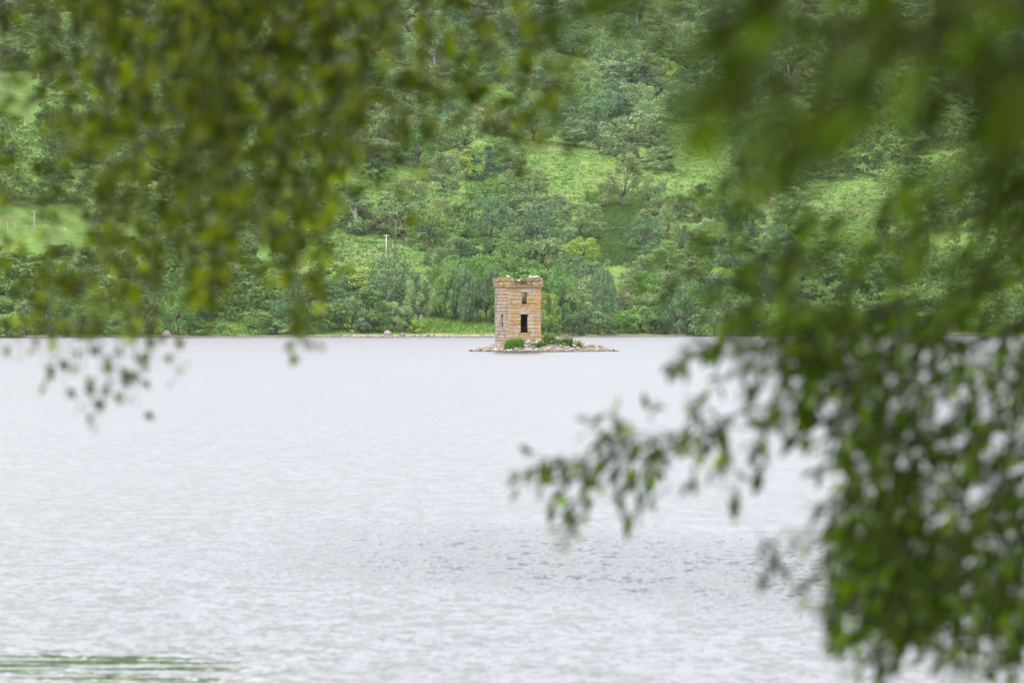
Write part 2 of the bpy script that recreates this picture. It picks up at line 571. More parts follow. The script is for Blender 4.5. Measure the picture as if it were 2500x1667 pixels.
# ------------------------------------------------------------------ the setting
def grid_mesh(name, xs, ys, zf):
    X, Y = np.meshgrid(xs, ys)
    if callable(zf): Z = zf(X, Y)
    v = np.stack([X, Y, Z], -1).reshape(-1, 3)
    a, b = len(ys), len(xs)
    i = (np.arange(a - 1)[:, None] * b + np.arange(b - 1)[None]).ravel()
    return mesh(name, v, np.stack([i, i + 1, i + b + 1, i + b], -1), True)


xs = np.concatenate([np.linspace(-1500, -300, 25)[:-1], np.linspace(-300, 300, 201), np.linspace(300, 1500, 25)[1:]])
ts = np.concatenate([[-90, -40, -15, -6], np.arange(-3, 16, 1.0), np.arange(16, 60, 3.0), np.arange(60, 800, 6.0), np.linspace(800, 2100, 40)])
X, T = np.meshgrid(xs, ts)
Y = shore(X) + T
v = np.stack([X, Y, ground(X, Y)], -1).reshape(-1, 3)
b_ = len(xs)
i_ = (np.arange(len(ts) - 1)[:, None] * b_ + np.arange(b_ - 1)[None]).ravel()
hill = obj('hillside', mesh('hillside', v, np.stack([i_, i_ + 1, i_ + b_ + 1, i_ + b_], -1), True), None, M['ground'])
tag(hill, 'green far hillside rising from the stony shore of the lake', None, None, 'structure')

water = obj('water', mesh('water', np.array([[-1500, 6, 0], [1500, 6, 0], [1500, 1010, 0], [-1500, 1010, 0.]]), np.array([[0, 1, 2, 3]])), None, M['water'])
tag(water, 'pale rippled lake water between the near leaves and the far shore', None, None, 'structure')


def bank_z(x, y):
    y = np.asarray(y, dtype=float)
    return np.interp(y, [-60, 0, 9, 15, 20], [2.6, 1.35, 0.75, -0.05, -0.6]) + 0.12 * vnoise(np.asarray(x) / 2.2, y / 2.0)


bank = obj('lake_bank', grid_mesh('lake_bank', np.concatenate([[-1500, -400, -120], np.linspace(-40, 40, 61), [120, 400, 1500]]), np.concatenate([[-60, -40], np.linspace(-20, 20, 41)]), bank_z), None, M['ground'])
tag(bank, 'grassy near bank under the overhanging trees', None, None, 'structure')

# ------------------------------------------------------------------ islet, tower
TCX, TCY = (1264.3 - 1250) / FPX * 402, 402.0     # centre of the tower
ISX, ISY = 3.0, 402.5


def islet_z(x, y):
    x = np.asarray(x, dtype=float) - ISX; y = np.asarray(y, dtype=float) - ISY
    rx = np.where(x < 0, 7.3, 7.8)
    r = np.sqrt((x / rx) ** 2 + (y / 5.2) ** 2)
    z = 1.22 * np.clip(1 - r, -0.5, 1) ** 1.0 * np.where(r < 1, 1, 0.6)
    z = np.where(r < 1, 1.46 * (1 - r ** 1.45), 3.2 * (1 - r))
    return z + 0.06 * vnoise(x * 1.3, y * 1.3)


th = np.linspace(0, 2 * math.pi, 49)[:-1]
rr = np.linspace(0.02, 1.25, 22)
vv = np.array([[ISX + r * math.cos(a) * (7.3 if math.cos(a) < 0 else 7.8), ISY + r * math.sin(a) * 5.2] for r in rr for a in th])
iv = np.column_stack([vv, islet_z(vv[:, 0], vv[:, 1])])
k = 48
iq = np.array([[i * k + j, i * k + (j + 1) % k, (i + 1) * k + (j + 1) % k, (i + 1) * k + j] for i in range(len(rr) - 1) for j in range(k)])
iv = np.vstack([iv, [[ISX, ISY, islet_z(ISX, ISY)]]])
it = np.array([[len(iv) - 1, (j + 1) % k, j] for j in range(k)])
islet = obj('stone_islet', mesh('stone_islet', iv, [iq, it], True), None, M['islet_soil'])
tag(islet, 'low islet of heaped stones carrying the ruined tower in the lake', None, None, 'structure')


def rock_mesh(name, seed, flat=0.6, sub=2, jag=0.22):
    r = np.random.default_rng(seed)
    import bmesh
    bm = bmesh.new()
    bmesh.ops.create_icosphere(bm, subdivisions=sub, radius=1.0)
    co = np.array([v.co[:] for v in bm.verts])
    # planes cut facets into the ball
    for _ in range(9):
        n_ = nrm(r.normal(size=3)); d_ = r.uniform(0.55, 0.85)
        s = co @ n_
        over = np.clip(s - d_, 0, None)
        co -= over[:, None] * n_[None] * 0.92
    co += r.uniform(-jag, jag, co.shape) * 0.18
    co *= np.array([1.0, r.uniform(0.65, 0.95), flat * r.uniform(0.8, 1.1)])
    f = np.array([[v.index for v in p.verts] for p in bm.faces])
    bm.free()
    return mesh(name, co, f)


SM = [rock_mesh('islet_stone_%d' % i, 40 + i, 0.6, 1) for i in range(10)]
for me in SM: me.materials.append(M['islet_stone'])
ns = 0
rest = MB()
cand = []
rs = np.random.default_rng(77)
while len(cand) < 2300:
    a = rs.uniform(0, 2 * math.pi); r = math.sqrt(rs.uniform(0.0, 1.1))
    x = ISX + r * math.cos(a) * (7.3 if math.cos(a) < 0 else 7.8); y = ISY + r * math.sin(a) * 5.2
    z = float(islet_z(x, y))
    # not inside the tower
    dx, dy = x - TCX, y - TCY
    ca, sa = math.cos(rad(-24)), math.sin(rad(-24))
    lx, ly = dx * ca - dy * sa, dx * sa + dy * ca
    if abs(lx) < 1.95 and abs(ly) < 1.95: continue
    if z < -0.12: continue
    s = rs.uniform(0.09, 0.22) * (1.0 if rs.random() < 0.9 else rs.uniform(1.3, 1.9))
    cand.append((x, y, z, s, y < ISY + 0.6 and z > -0.05))
front = sorted([c for c in cand if c[4]], key=lambda c: -c[3])[:290]
fs = set(id(c) for c in front)
for c in cand:
    x, y, z, s, _ = c
    e = (rs.uniform(-.5, .5), rs.uniform(-.5, .5), rs.uniform(0, 6.3))
    me = SM[rs.integers(len(SM))]
    if id(c) in fs:
        o = obj('stone', me, islet)
        o.location = (x, y, z + s * 0.22)
        o.rotation_euler = e
        o.scale = (s * rs.uniform(1, 1.5), s, s)
    else:
        co = np.zeros(len(me.vertices) * 3); me.vertices.foreach_get('co', co)
        fi = np.zeros(len(me.polygons) * 3, dtype=np.int32); me.polygons.foreach_get('vertices', fi)
        rm = np.array(Matrix.Rotation(e[2], 3, 'Z') @ Matrix.Rotation(e[0], 3, 'X'))
        rest.add((co.reshape(-1, 3) * s * np.array([1.25, 1, 1])) @ rm.T + np.array([x, y, z + s * 0.15]), None, fi.reshape(-1, 3))
M['islet_small'] = M['islet_stone'].copy()
for nd in list(M['islet_small'].node_tree.nodes):
    if nd.type == 'OBJECT_INFO':
        gg = M['islet_small'].node_tree.nodes.new('ShaderNodeNewGeometry')
        for lk in list(nd.outputs['Random'].links):
            M['islet_small'].node_tree.links.new(gg.outputs['Random Per Island'], lk.to_socket)
o = obj('small_stones', rest.mesh('small_stones'), islet, M['islet_small'])
o['kind'] = 'stuff'

# ---- the tower
S = 3.66
HW = S / 2
TB = 0.35                     # level of the tower's foot
tower = empty('stone_tower', (TCX, TCY, 0), rad(24))
tag(tower, 'ruined square stone tower stained orange, with empty window and doorway, on the islet', 'tower')
FACES = {'front': ((-HW, -HW), (1, 0), (0, -1)), 'left': ((-HW, HW), (0, -1), (-1, 0)),
         'back': ((HW, HW), (-1, 0), (0, 1)), 'right': ((HW, -HW), (0, 1), (1, 0))}
OPEN = {'front': [(1.34, 2.21, 1.95, 3.87), (1.49, 2.09, 4.92, 6.14)],
        'left': [(1.53, 2.13, 2.58, 3.85)],
        'back': [(1.5, 2.2, 4.8, 6.1)], 'right': [(1.5, 2.1, 2.6, 3.9)]}
ZT = 6.62                     # top of the walls, under the string course


def fp(face, u, n_, z):
    o_, ud, nd = FACES[face]
    return np.array([o_[0] + ud[0] * u + nd[0] * n_, o_[1] + ud[1] * u + nd[1] * n_, z])


def slab(mb, face, u0, u1, z0, z1, n0, n1, jit=0.0, rng=R):
    c = np.array([fp(face, u, n_, z) for z in (z0, z1) for n_ in (n0, n1) for u in (u0, u1)])
    if jit: c = c + rng.uniform(-jit, jit, c.shape)
    mb.add(c, BOXQ)


# rubble core of the four walls, cut round the openings
core = MB()
front_core = MB()
for fc in FACES:
    lo, hi = (0.04, S - 0.04) if fc in ('front', 'back') else (0.52, S - 0.52)
    zs = sorted({0.0, ZT} | {z for q in OPEN[fc] for z in q[2:]})
    for z0, z1 in zip(zs[:-1], zs[1:]):
        cuts = [q for q in OPEN[fc] if q[2] < (z0 + z1) / 2 < q[3]]
        u = lo
        for q in cuts:
            slab(front_core if fc == 'front' else core, fc, u, q[0] - 0.02, z0, z1, -0.5, -0.016 if fc == 'front' else -0.032)
            u = q[1] + 0.02
        slab(front_core if fc == 'front' else core, fc, u, hi, z0, z1, -0.5, -0.016 if fc == 'front' else -0.032)
core.box((0, 0, 4.38), (S - 1.04, S - 1.04, .16), .01)  # unseen floor slab, added to keep skylight out of the doorway
obj('wall_core', core.mesh('wall_core'), tower, M['core'])
obj('wall_core', front_core.mesh('wall_core'), tower, M['front_core'])


def block_obj(name, face, u0, u1, z0, z1, mat, proud, depth=0.13, rng=R, rough=0.007):
    """a roughly squared block with worn corners: 24 corner points of a chamfered box"""
    mb = MB()
    g = 0.004 + rng.uniform(0, 0.007)
    c = min(0.014 if face == 'front' else 0.022, (u1 - u0) * 0.15, (z1 - z0) * 0.15)
    a0, a1, b0, b1 = u0 + g, u1 - g, z0 + g, z1 - g
    back = [(a0, b0), (a1, b0), (a1, b1), (a0, b1)]
    fr = [(a0 + c, b0 + c), (a1 - c, b0 + c), (a1 - c, b1 - c), (a0 + c, b1 - c)]
    pts = [fp(face, u, -depth, z) for u, z in back] + [fp(face, u + rng.uniform(-rough, rough) , proud - (0.009 if face == 'front' else 0.02), z + rng.uniform(-rough, rough)) for u, z in back] + \
          [fp(face, u + rng.uniform(-rough, rough), proud + rng.uniform(-rough, rough), z + rng.uniform(-rough, rough)) for u, z in fr]
    q = [[0, 1, 2, 3]]
    for s_ in (0, 4):
        for j in range(4):
            q.append([s_ + j, s_ + (j + 1) % 4, s_ + 4 + (j + 1) % 4, s_ + 4 + j])
    q.append([8, 9, 10, 11])
    mb.add(np.array(pts), np.array(q))
    me = mb.mesh(name)
    return obj(name, me, tower, mat)


rb = np.random.default_rng(21)


def clear_spans(u0, u1, z0, z1, ops):
    """parts of a block span that do not lie in an opening"""
    sp = [(u0, u1)]
    for q in ops:
        if q[3] <= z0 + 0.02 or q[2] >= z1 - 0.02: continue
        nsp = []
        for a, b in sp:
            if b <= q[0] or a >= q[1]: nsp.append((a, b)); continue
            if q[0] - a > 0.06: nsp.append((a, q[0]))
            if b - q[1] > 0.06: nsp.append((q[1], b))
        sp = nsp
    return sp


def courses(z0, z1, h, ops):
    """course levels that meet the heads and sills of the openings"""
    fixed = sorted({z0, z1} | {z for q in ops for z in (q[2], q[3])})
    out = []
    for a, b in zip(fixed[:-1], fixed[1:]):
        n_ = max(1, round((b - a) / h))
        e = np.linspace(a, b, n_ + 1)
        e[1:-1] += rb.uniform(-0.03, 0.03, max(0, n_ - 1))
        out += list(zip(e[:-1], e[1:]))
    return out


DRESS = 0.2
# dressed surrounds of the openings
for fc in ('front', 'left'):
    for q in OPEN[fc]:
        w_ = DRESS if fc == 'front' else 0.15
        block_obj('lintel', fc, q[0] - w_, q[1] + w_, q[3], q[3] + 0.27, M['front_stone' if fc == 'front' else 'side_stone'], 0.035, 0.42, rb)
        block_obj('sill', fc, q[0] - w_, q[1] + w_, q[2] - 0.16, q[2], M['quoin_stone' if fc == 'front' else 'side_stone'], 0.05, 0.42, rb)
nblk = 0
for fc, hh, bw in (('front', 0.37, 0.52), ('left', 0.36, 0.50)):
    ops = OPEN[fc]
    keep = ops + [(q[0] - (DRESS if fc == 'front' else .15), q[1] + (DRESS if fc == 'front' else .15), q[3], q[3] + 0.27) for q in ops] + \
        [(q[0] - (DRESS if fc == 'front' else .15), q[1] + (DRESS if fc == 'front' else .15), q[2] - 0.16, q[2]) for q in ops]
    lev = courses(TB, ZT, hh, keep)
    for ci, (z0, z1) in enumerate(lev):
        u = 0.0
        first = True
        while u < S - 0.02:
            if first: wd = 0.62 if ci % 2 else 0.36
            else: wd = bw * rb.uniform(0.7, 1.45)
            last_w = 0.36 if ci % 2 else 0.62
            end = u + wd
            if end > S - last_w - 0.2 and u < S - last_w - 0.01: end = S - last_w if u + 0.12 < S - last_w else S
            elif end > S - 0.2: end = S
            corner = first or end >= S - 0.01
            for a, b in clear_spans(u, end, z0, z1, keep):
                if fc == 'front':
                    mt = M['quoin_stone'] if end >= S - 0.01 and z0 > 1.2 and rb.random() < 0.85 else M['front_stone']
                else:
                    mt = M['side_stone']
                block_obj('stone_block', fc, a, b, z0, z1, mt, 0.004 + rb.uniform(0, 0.008 if fc == 'front' else 0.02) + (0.008 if corner else 0), 0.13 if a > q[0] - 9 else 0.3, rb)
                nblk += 1
            u = end
            first = False
print('blocks', nblk)
# hidden faces: same masonry, one part
rear = MB()
for fc in ('back', 'right'):
    for ci, (z0, z1) in enumerate(courses(TB, ZT, 0.4, OPEN[fc])):
        u = 0.0
        while u < S - 0.02:
            end = u + 0.55 * rb.uniform(0.7, 1.3)
            if end > S - 0.25: end = S
            for a, b in clear_spans(u, end, z0, z1, OPEN[fc]):
                slab(rear, fc, a + .012, b - .012, z0 + .012, z1 - .012, -0.13, 0.005 + rb.uniform(0, .02), 0.006, rb)
            u = end
o = obj('rear_masonry', rear.mesh('rear_masonry'), tower, M['side_stone']); o['kind'] = 'stuff'
# string course: two thin projecting bands, then the broken parapet
for fc in FACES:
    u = -0.13
    while u < S + 0.12:
        e = min(u + rb.uniform(0.7, 1.1), S + 0.13)
        if S + 0.13 - e < 0.3: e = S + 0.13
        if fc in ('front', 'left'):
            block_obj('string_course', fc, u, e, ZT, ZT + 0.11, M['parapet_stone'], 0.07 + rb.uniform(0, .015), 0.5, rb, 0.008)
            block_obj('string_course', fc, u, e, ZT + 0.11, ZT + 0.24, M['parapet_stone'], 0.13 + rb.uniform(0, .015), 0.5, rb, 0.008)
        u = e
back_band = MB()
for fc in ('back', 'right'):
    slab(back_band, fc, 0.01, S - 0.01, ZT + .003, ZT + 0.237, -0.46, 0.12, 0.004, rb)
    u = 0.0
    while u < S:
        e = min(u + rb.uniform(.5, .9), S)
        slab(back_band, fc, u + .02, e - .02, ZT + .25, ZT + rb.uniform(.45, .85), -.42, .1 + rb.uniform(0, .02), .02, rb)
        u = e
o = obj('rear_parapet', back_band.mesh('rear_parapet'), tower, M['parapet_stone']); o['kind'] = 'stuff'
PZ = ZT + 0.24


def par_top(fc, u):
    """height of the ruined parapet: a gap left of the middle of the front"""
    if fc == 'front':
        return float(np.interp(u, [-.2, .35, .75, 1.0, 1.35, 1.7, 2.2, 3.2, 3.9], [.78, .74, .60, .40, .42, .70, .80, .78, .80]))
    return float(np.interp(u, [-.2, .8, 1.6, 2.4, 3.9], [.80, .72, .80, .74, .78]))


for fc in ('front', 'left'):
    u = -0.12
    while u < S + 0.11:
        e = min(u + rb.uniform(0.4, 0.75), S + 0.12)
        if S + 0.12 - e < 0.25: e = S + 0.12
        h0 = 0.36 + rb.uniform(-.03, .03)
        tp = par_top(fc, (u + e) / 2) + rb.uniform(-.05, .05)
        block_obj('parapet_stone', fc, u, e, PZ, PZ + min(h0, tp), M['parapet_stone'], 0.11 + rb.uniform(0, .03), 0.36, rb, 0.03)
        if tp > h0 + 0.12:
            m_ = u + (e - u) * rb.uniform(.35, .65)
            for a, b in ((u, m_), (m_, e)):
                block_obj('parapet_stone', fc, a, b, PZ + h0, PZ + tp + rb.uniform(-.05, .04), M['parapet_stone'], 0.10 + rb.uniform(0, .04), 0.36, rb, 0.035)
        u = e
# tufts of dry grass and moss along the parapet
mb = MB()
for _ in range(2400):
    fc = 'front' if rb.random() < 0.7 else 'left'
    u = rb.uniform(0, S)
    if fc == 'front' and rb.random() < 0.5: u = rb.normal(1.35, 0.45)
    u = min(max(u, 0), S)
    on_top = rb.random() < 0.7
    z = PZ + par_top(fc, u) - 0.02 if on_top else PZ + rb.uniform(0.05, par_top(fc, u))
    p0 = fp(fc, u, rb.uniform(-.3, .08) if on_top else 0.13, z)
    hgt = rb.uniform(.04, .14)
    d = nrm(np.array([rb.normal(0, .5), rb.normal(0, .5), 1.0 if on_top else .3])) * hgt
    s_ = nrm(rb.normal(size=3)) * rb.uniform(.02, .05)
    mb.add([p0 - s_, p0 + s_, p0 + d], None, [[0, 1, 2]])
o = obj('moss', mb.mesh('moss'), tower, M['moss']); o['kind'] = 'stuff'
for q in ((0.6, 5.5), (0.62, 4.9), (.55, 3.7)):       # putlog holes in the front, their shade painted as darker raised slabs
    mb = MB(); slab(mb, 'front', q[0] - .07, q[0] + .07, q[1] - .06, q[1] + .06, -0.02, 0.032, .01, rb)
    obj('hole_shade_slab', mb.mesh('hole_shade_slab'), tower, M['core'])


# ---- plants on the islet
def blades(mb, x, y, z, n_, spread, h, w_, rng, lean=0.25):
    for _ in range(n_):
        p = np.array([x + rng.normal(0, spread), y + rng.normal(0, spread), 0.0])
        p[2] = z if z is not None else float(islet_z(p[0], p[1])) - 0.03
        hh = h * rng.uniform(.6, 1.1)
        a = rng.uniform(0, 6.28)
        s_ = np.array([math.cos(a), math.sin(a), 0]) * w_
        d = np.array([rng.normal(0, lean), rng.normal(0, lean), 1.0])
        m1 = p + d * hh * .55
        tp = p + d * hh + np.array([rng.normal(0, lean), rng.normal(0, lean), -.1]) * hh * .5
        mb.add([p - s_, p + s_, m1 + s_ * .8, m1 - s_ * .8, tp], [[0, 1, 2, 3]], [[3, 2, 4]])


def leafy(mb, x, y, z, h, n_, rng, spread=0.16, ls=0.09):
    """upright weed: stems with leaves all the way up"""
    z = float(islet_z(x, y)) - 0.03 if z is None else z
    for _ in range(n_):
        p = np.array([x + rng.normal(0, spread), y + rng.normal(0, spread), z])
        d = nrm(np.array([rng.normal(0, .15), rng.normal(0, .15), 1]))
        hh = h * rng.uniform(.55, 1.05)
        mb.tube(np.array([p, p + d * hh * .5, p + d * hh]), [.012, .01, .004], 3, False)
        for k_ in range(int(hh / 0.05)):
            q = p + d * (0.08 + k_ * 0.05)
            a = rng.uniform(0, 6.28)
            o_ = np.array([math.cos(a), math.sin(a), rng.uniform(.1, .7)])
            s_ = nrm(np.cross(o_, [0, 0, 1])) * ls * .35
            L = ls * rng.uniform(1.0, 1.9) * (1.1 - .5 * k_ * .05 / hh)
            mb.add([q, q + o_ * L * .5 + s_, q + o_ * L, q + o_ * L * .5 - s_], [[0, 1, 2, 3]])


def isl(px, d):                # point of the islet behind a picture column at a distance
    return (px - 1250) / FPX * d


rp = np.random.default_rng(5)
for px0, px1, d, n_, h, lab in ((1236, 1276, 399.0, 620, 1.05, 'dense clump of tall green reeds against the foot of the tower'),):
    mb = MB()
    for _ in range(n_ // 10):
        blades(mb, isl(rp.uniform(px0, px1), d), d + rp.uniform(-.6, .3), None, 10, .12, h * 1.05, .03, rp)
    o = obj('reed_clump', mb.mesh('reed_clump'), None, M['reed']); tag(o, lab, 'reeds')
for px0, px1, d, h, n_, lab in ((1300, 1328, 398.7, .6, 24, 'low green weeds at the foot of the orange corner of the tower'),
                                (1324, 1352, 399.6, 1.1, 26, 'tall pale green weeds just right of the tower'),
                                (1352, 1378, 399.6, .7, 20, 'middle patch of weeds on the crest of the stony islet'),
                                (1380, 1396, 399.6, 1.15, 12, 'upright leafy weed at the right end of the green patch'),
                                (1411, 1415, 399.7, .85, 4, 'single small dark plant alone on the right slope of the stones')):
    mb = MB()
    for _ in range(n_):
        x = isl(rp.uniform(px0, px1), d)
        leafy(mb, x, d + rp.uniform(-.4, .4), None, h * rp.uniform(.7, 1.1), 5, rp, .12, .15)
    o = obj('weed_patch' if n_ > 5 else 'weed', mb.mesh('weeds'), None, M['weed']); tag(o, lab, 'plant', 'weeds growing on the islet')


# ---- gulls
def gull_meshes(kind):
    prof = [(-.30, .06, .012), (-.24, .065, .03), (-.14, .075, .062), (-.02, .085, .085), (.09, .09, .08), (.15, .115, .055), (.185, .155, .042), (.205, .195, .046), (.235, .215, .045), (.265, .205, .028), (.278, .2, .008)]
    if kind == 'sit':
        prof = [(x, z - .05 if x < .12 else z - .06, r) for x, z, r in prof]
    body = MB()
    pts = np.array([[x, 0, z + .10] for x, z, _ in prof]); rd = np.array([r for *_, r in prof])
    body.tube(pts, rd, 10)
    bm_ = body.mesh('gull_body', True); bm_.materials.append(M['gull_white'])
    wm = []
    for s in (-1, 1):
        w_ = MB()
        wp = np.array([[.10, s * .07, .20], [.02, s * .088, .20], [-.1, s * .08, .185], [-.22, s * .05, .175], [-.36, s * .02, .165]])
        if kind == 'sit': wp[:, 2] -= .05
        w_.tube(wp, [.02, .05, .045, .028, .006], 8)
        me = w_.mesh('gull_wing', True); me.materials.append(M['gull_grey']); wm.append(me)
    bk = MB(); z0 = .305 if kind != 'sit' else .245
    bk.tube(np.array([[.26, 0, z0], [.30, 0, z0 - .004], [.325, 0, z0 - .014]]), [.014, .01, .003], 6)
    bkm = bk.mesh('gull_beak', True); bkm.materials.append(M['gull_beak'])
    lg = []
    if kind != 'sit':
        for s in (-1, 1):
            q = MB(); q.tube(np.array([[0, s * .03, .13], [.0, s * .03, .06], [.01, s * .03, .0]]), .007, 5)
            q.add([[-.02, s * .03, .004], [.06, s * .03 - .03, .004], [.06, s * .03 + .03, .004]], None, [[0, 1, 2]])
            me = q.mesh('gull_leg'); me.materials.append(M['gull_beak']); lg.append(me)
    return bm_, wm, bkm, lg


GM = {k_: gull_meshes(k_) for k_ in ('stand', 'sit')}


def gull(loc, rz, kind, label):
    b_, w_, k_, lg = GM[kind]
    t = empty('gull', loc, rz, (.78, .78, .78))
    tag(t, label, 'gull', 'gulls resting on the tower and the islet')
    obj('body', b_, t)
    for me in w_: obj('wing', me, t)
    obj('beak', k_, t)
    for me in lg: obj('leg', me, t)


def on_tower(fc, u, n_=-0.1):
    p = fp(fc, u, n_, PZ + par_top(fc, u) + .02)
    c, s = math.cos(rad(24)), math.sin(rad(24))
    return (TCX + p[0] * c - p[1] * s, TCY + p[0] * s + p[1] * c, p[2])


gull(on_tower('left', 3.3), rad(200), 'stand', 'white gull standing on the tower top left of the gap in the parapet')
gull(on_tower('front', 2.55), rad(170), 'sit', 'white gull sitting on the parapet near the middle of the right half')
gull(on_tower('front', 3.35), rad(190), 'stand', 'white gull standing at the right corner of the tower top')
gull(on_tower('front', 3.05, -.2), rad(150), 'sit', 'white gull sitting beside the gull on the right corner of the tower')
gull(on_tower('front', 1.12, -.1), rad(20), 'sit', 'white gull sitting down in the gap of the parapet')
for px, d, rz, kd, lab in ((1242, 397.7, 170, 'sit', 'white gull sitting on the stones below the reeds'),
                           (1262, 400.2, 10, 'stand', 'white gull standing under the doorway behind the reeds'),
                           (1283, 399.4, 190, 'sit', 'white gull sitting on the rubble just right of the reeds'),
                           (1289, 399.7, 30, 'sit', 'white gull sitting below the right jamb of the doorway'),
                           (1284, 398.5, 160, 'stand', 'white gull standing on stones lower right of the reeds'),
                           (1313, 399.2, 180, 'stand', 'white gull standing in front of the low weeds by the orange corner'),
                           (1342, 399.5, 200, 'sit', 'white gull sitting on the crest before the tall pale weeds'),
                           (1347, 399.3, 20, 'stand', 'white gull standing on the crest next to a sitting gull'),
                           (1379, 399.2, 175, 'sit', 'white gull sitting below the upright leafy weed'),
                           (1402, 399.2, 165, 'sit', 'white gull sitting on the right slope left of the lone dark plant')):
    x = isl(px, d)
    gull((x, d, float(islet_z(x, d)) + .12), rad(rz), kd, lab)


# ------------------------------------------------------------------ far trees
def crown(seed, kind, nl=2600, leaf=0.45):
    """crown of leaf clumps for a tree about 10 m tall and 9 m wide, base of the trunk at the origin"""
    r = np.random.default_rng(seed)
    main = []
    if kind == 'round':
        for i in range(20):
            e = math.asin(-.78 + 1.76 * (i + .5) / 20); a = i * 2.4 + r.uniform(-.4, .4); k_ = r.uniform(.62, .8)
            ch = math.cos(e) if e > 0 else .92 + .08 * math.cos(e)
            main.append((np.array([math.cos(a) * ch * 4.2 * k_, math.sin(a) * ch * 4.2 * k_, 3.7 + math.sin(e) * 4.9 * k_]), r.uniform(1.2, 1.75), r.uniform(.75, 1)))
    elif kind == 'birch':
        for _ in range(22):
            z = r.uniform(1.3, 9.0)
            w_ = 2.7 * math.sin(math.pi * min(1, max(0.08, (z - .2) / 9.6)) ** .8)
            a = r.uniform(0, 6.28); k_ = math.sqrt(r.uniform(.1, 1))
            main.append((np.array([math.cos(a) * w_ * k_, math.sin(a) * w_ * k_, z]), r.uniform(.8, 1.25), r.uniform(.9, 1.25)))
    elif kind == 'willow':
        for _ in range(22):
            a = r.uniform(0, 6.28); k_ = math.sqrt(r.uniform(.1, 1)); z = r.uniform(.7, 7.6)
            w_ = 4.2 * math.sqrt(max(.08, 1 - ((z - 3.0) / 5.2) ** 2))
            main.append((np.array([math.cos(a) * w_ * k_, math.sin(a) * w_ * k_, z + .5]), r.uniform(.9, 1.5), r.uniform(.8, 1.2)))
    elif kind == 'open':
        for _ in range(17):
            a = r.uniform(0, 6.28); k_ = math.sqrt(r.uniform(.2, 1)); z = r.uniform(.7, 8.8)
            w_ = 3.4 * (0.75 + .35 * r.random())
            main.append((np.array([math.cos(a) * w_ * k_, math.sin(a) * w_ * k_, z]), r.uniform(.6, 1.1), r.uniform(.7, 1.0)))
    elif kind == 'cone':
        for _ in range(22):
            z = r.uniform(.5, 9.0); w_ = 2.7 * (1 - z / 10.2) + .3
            a = r.uniform(0, 6.28); k_ = math.sqrt(r.uniform(.2, 1))
            main.append((np.array([math.cos(a) * w_ * k_, math.sin(a) * w_ * k_, z]), r.uniform(.6, 1.0), r.uniform(.8, 1.1)))
    else:   # bush: foliage down to the ground
        for _ in range(18):
            a = r.uniform(0, 6.28); e = r.uniform(-.1, 1.3); k_ = r.uniform(.5, .9)
            main.append((np.array([math.cos(a) * math.cos(e) * 4.1 * k_, math.sin(a) * math.cos(e) * 4.1 * k_, 1.3 + math.sin(e) * 6.4 * k_]), r.uniform(1.0, 1.6), r.uniform(.8, 1.1)))
    cen = np.mean([m_[0] for m_ in main], 0)
    blobs = []
    for c, rad_, sq in main:
        out = nrm(c - cen)
        blobs.append((c, rad_ * .72, sq))
        for _ in range(6):
            d = nrm(r.normal(size=3) + out * .9 + np.array([0, 0, .35]))
            blobs.append((c + d * rad_ * r.uniform(.55, .95) * np.array([1, 1, sq]), rad_ * r.uniform(.34, .56), sq * r.uniform(.8, 1.1)))
    vol = np.array([b[1] ** 2 * b[2] for b in blobs])
    cnt = r.multinomial(nl, vol / vol.sum())
    P, N, Tn = [], [], []
    for (c, rad_, sq), m_ in zip(blobs, cnt):
        d = r.normal(size=(m_, 3)); d[:, 2] += .35
        d = nrm(d)
        rr_ = rad_ * r.uniform(.7, 1.06, m_) ** .6
        # small sprays inside a clump keep its edge uneven
        lump = 1 + .16 * np.sin(d[:, 0] * 7 + c[0] * 3) * np.sin(d[:, 1] * 7 + c[1]) + .12 * np.sin(d[:, 2] * 9 + c[2])
        p = c + d * (rr_ * lump)[:, None] * np.array([1, 1, sq])
        P.append(p)
        N.append(nrm(d * 1.0 + r.normal(size=(m_, 3)) * .28))
        Tn.append(np.clip(r.normal(.5, .2, m_) + r.normal(0, .10), 0, 1))
    P = np.vstack(P); N = np.vstack(N); Tn = np.concatenate(Tn)
    n_ = len(P)
    t1 = nrm(np.cross(N, r.normal(size=(n_, 3))))
    t2 = np.cross(N, t1)
    L = leaf * r.uniform(.55, 1.25, n_)[:, None]
    Wd = L * r.uniform(.35, .7, n_)[:, None]
    V = np.stack([P - t1 * L * .5, P - t2 * Wd * .5 + N * L * .12, P + t1 * L * .5, P + t2 * Wd * .5 + N * L * .12], 1).reshape(-1, 3)
    F = np.arange(n_ * 4).reshape(-1, 4)
    return V, F, Tn, blobs


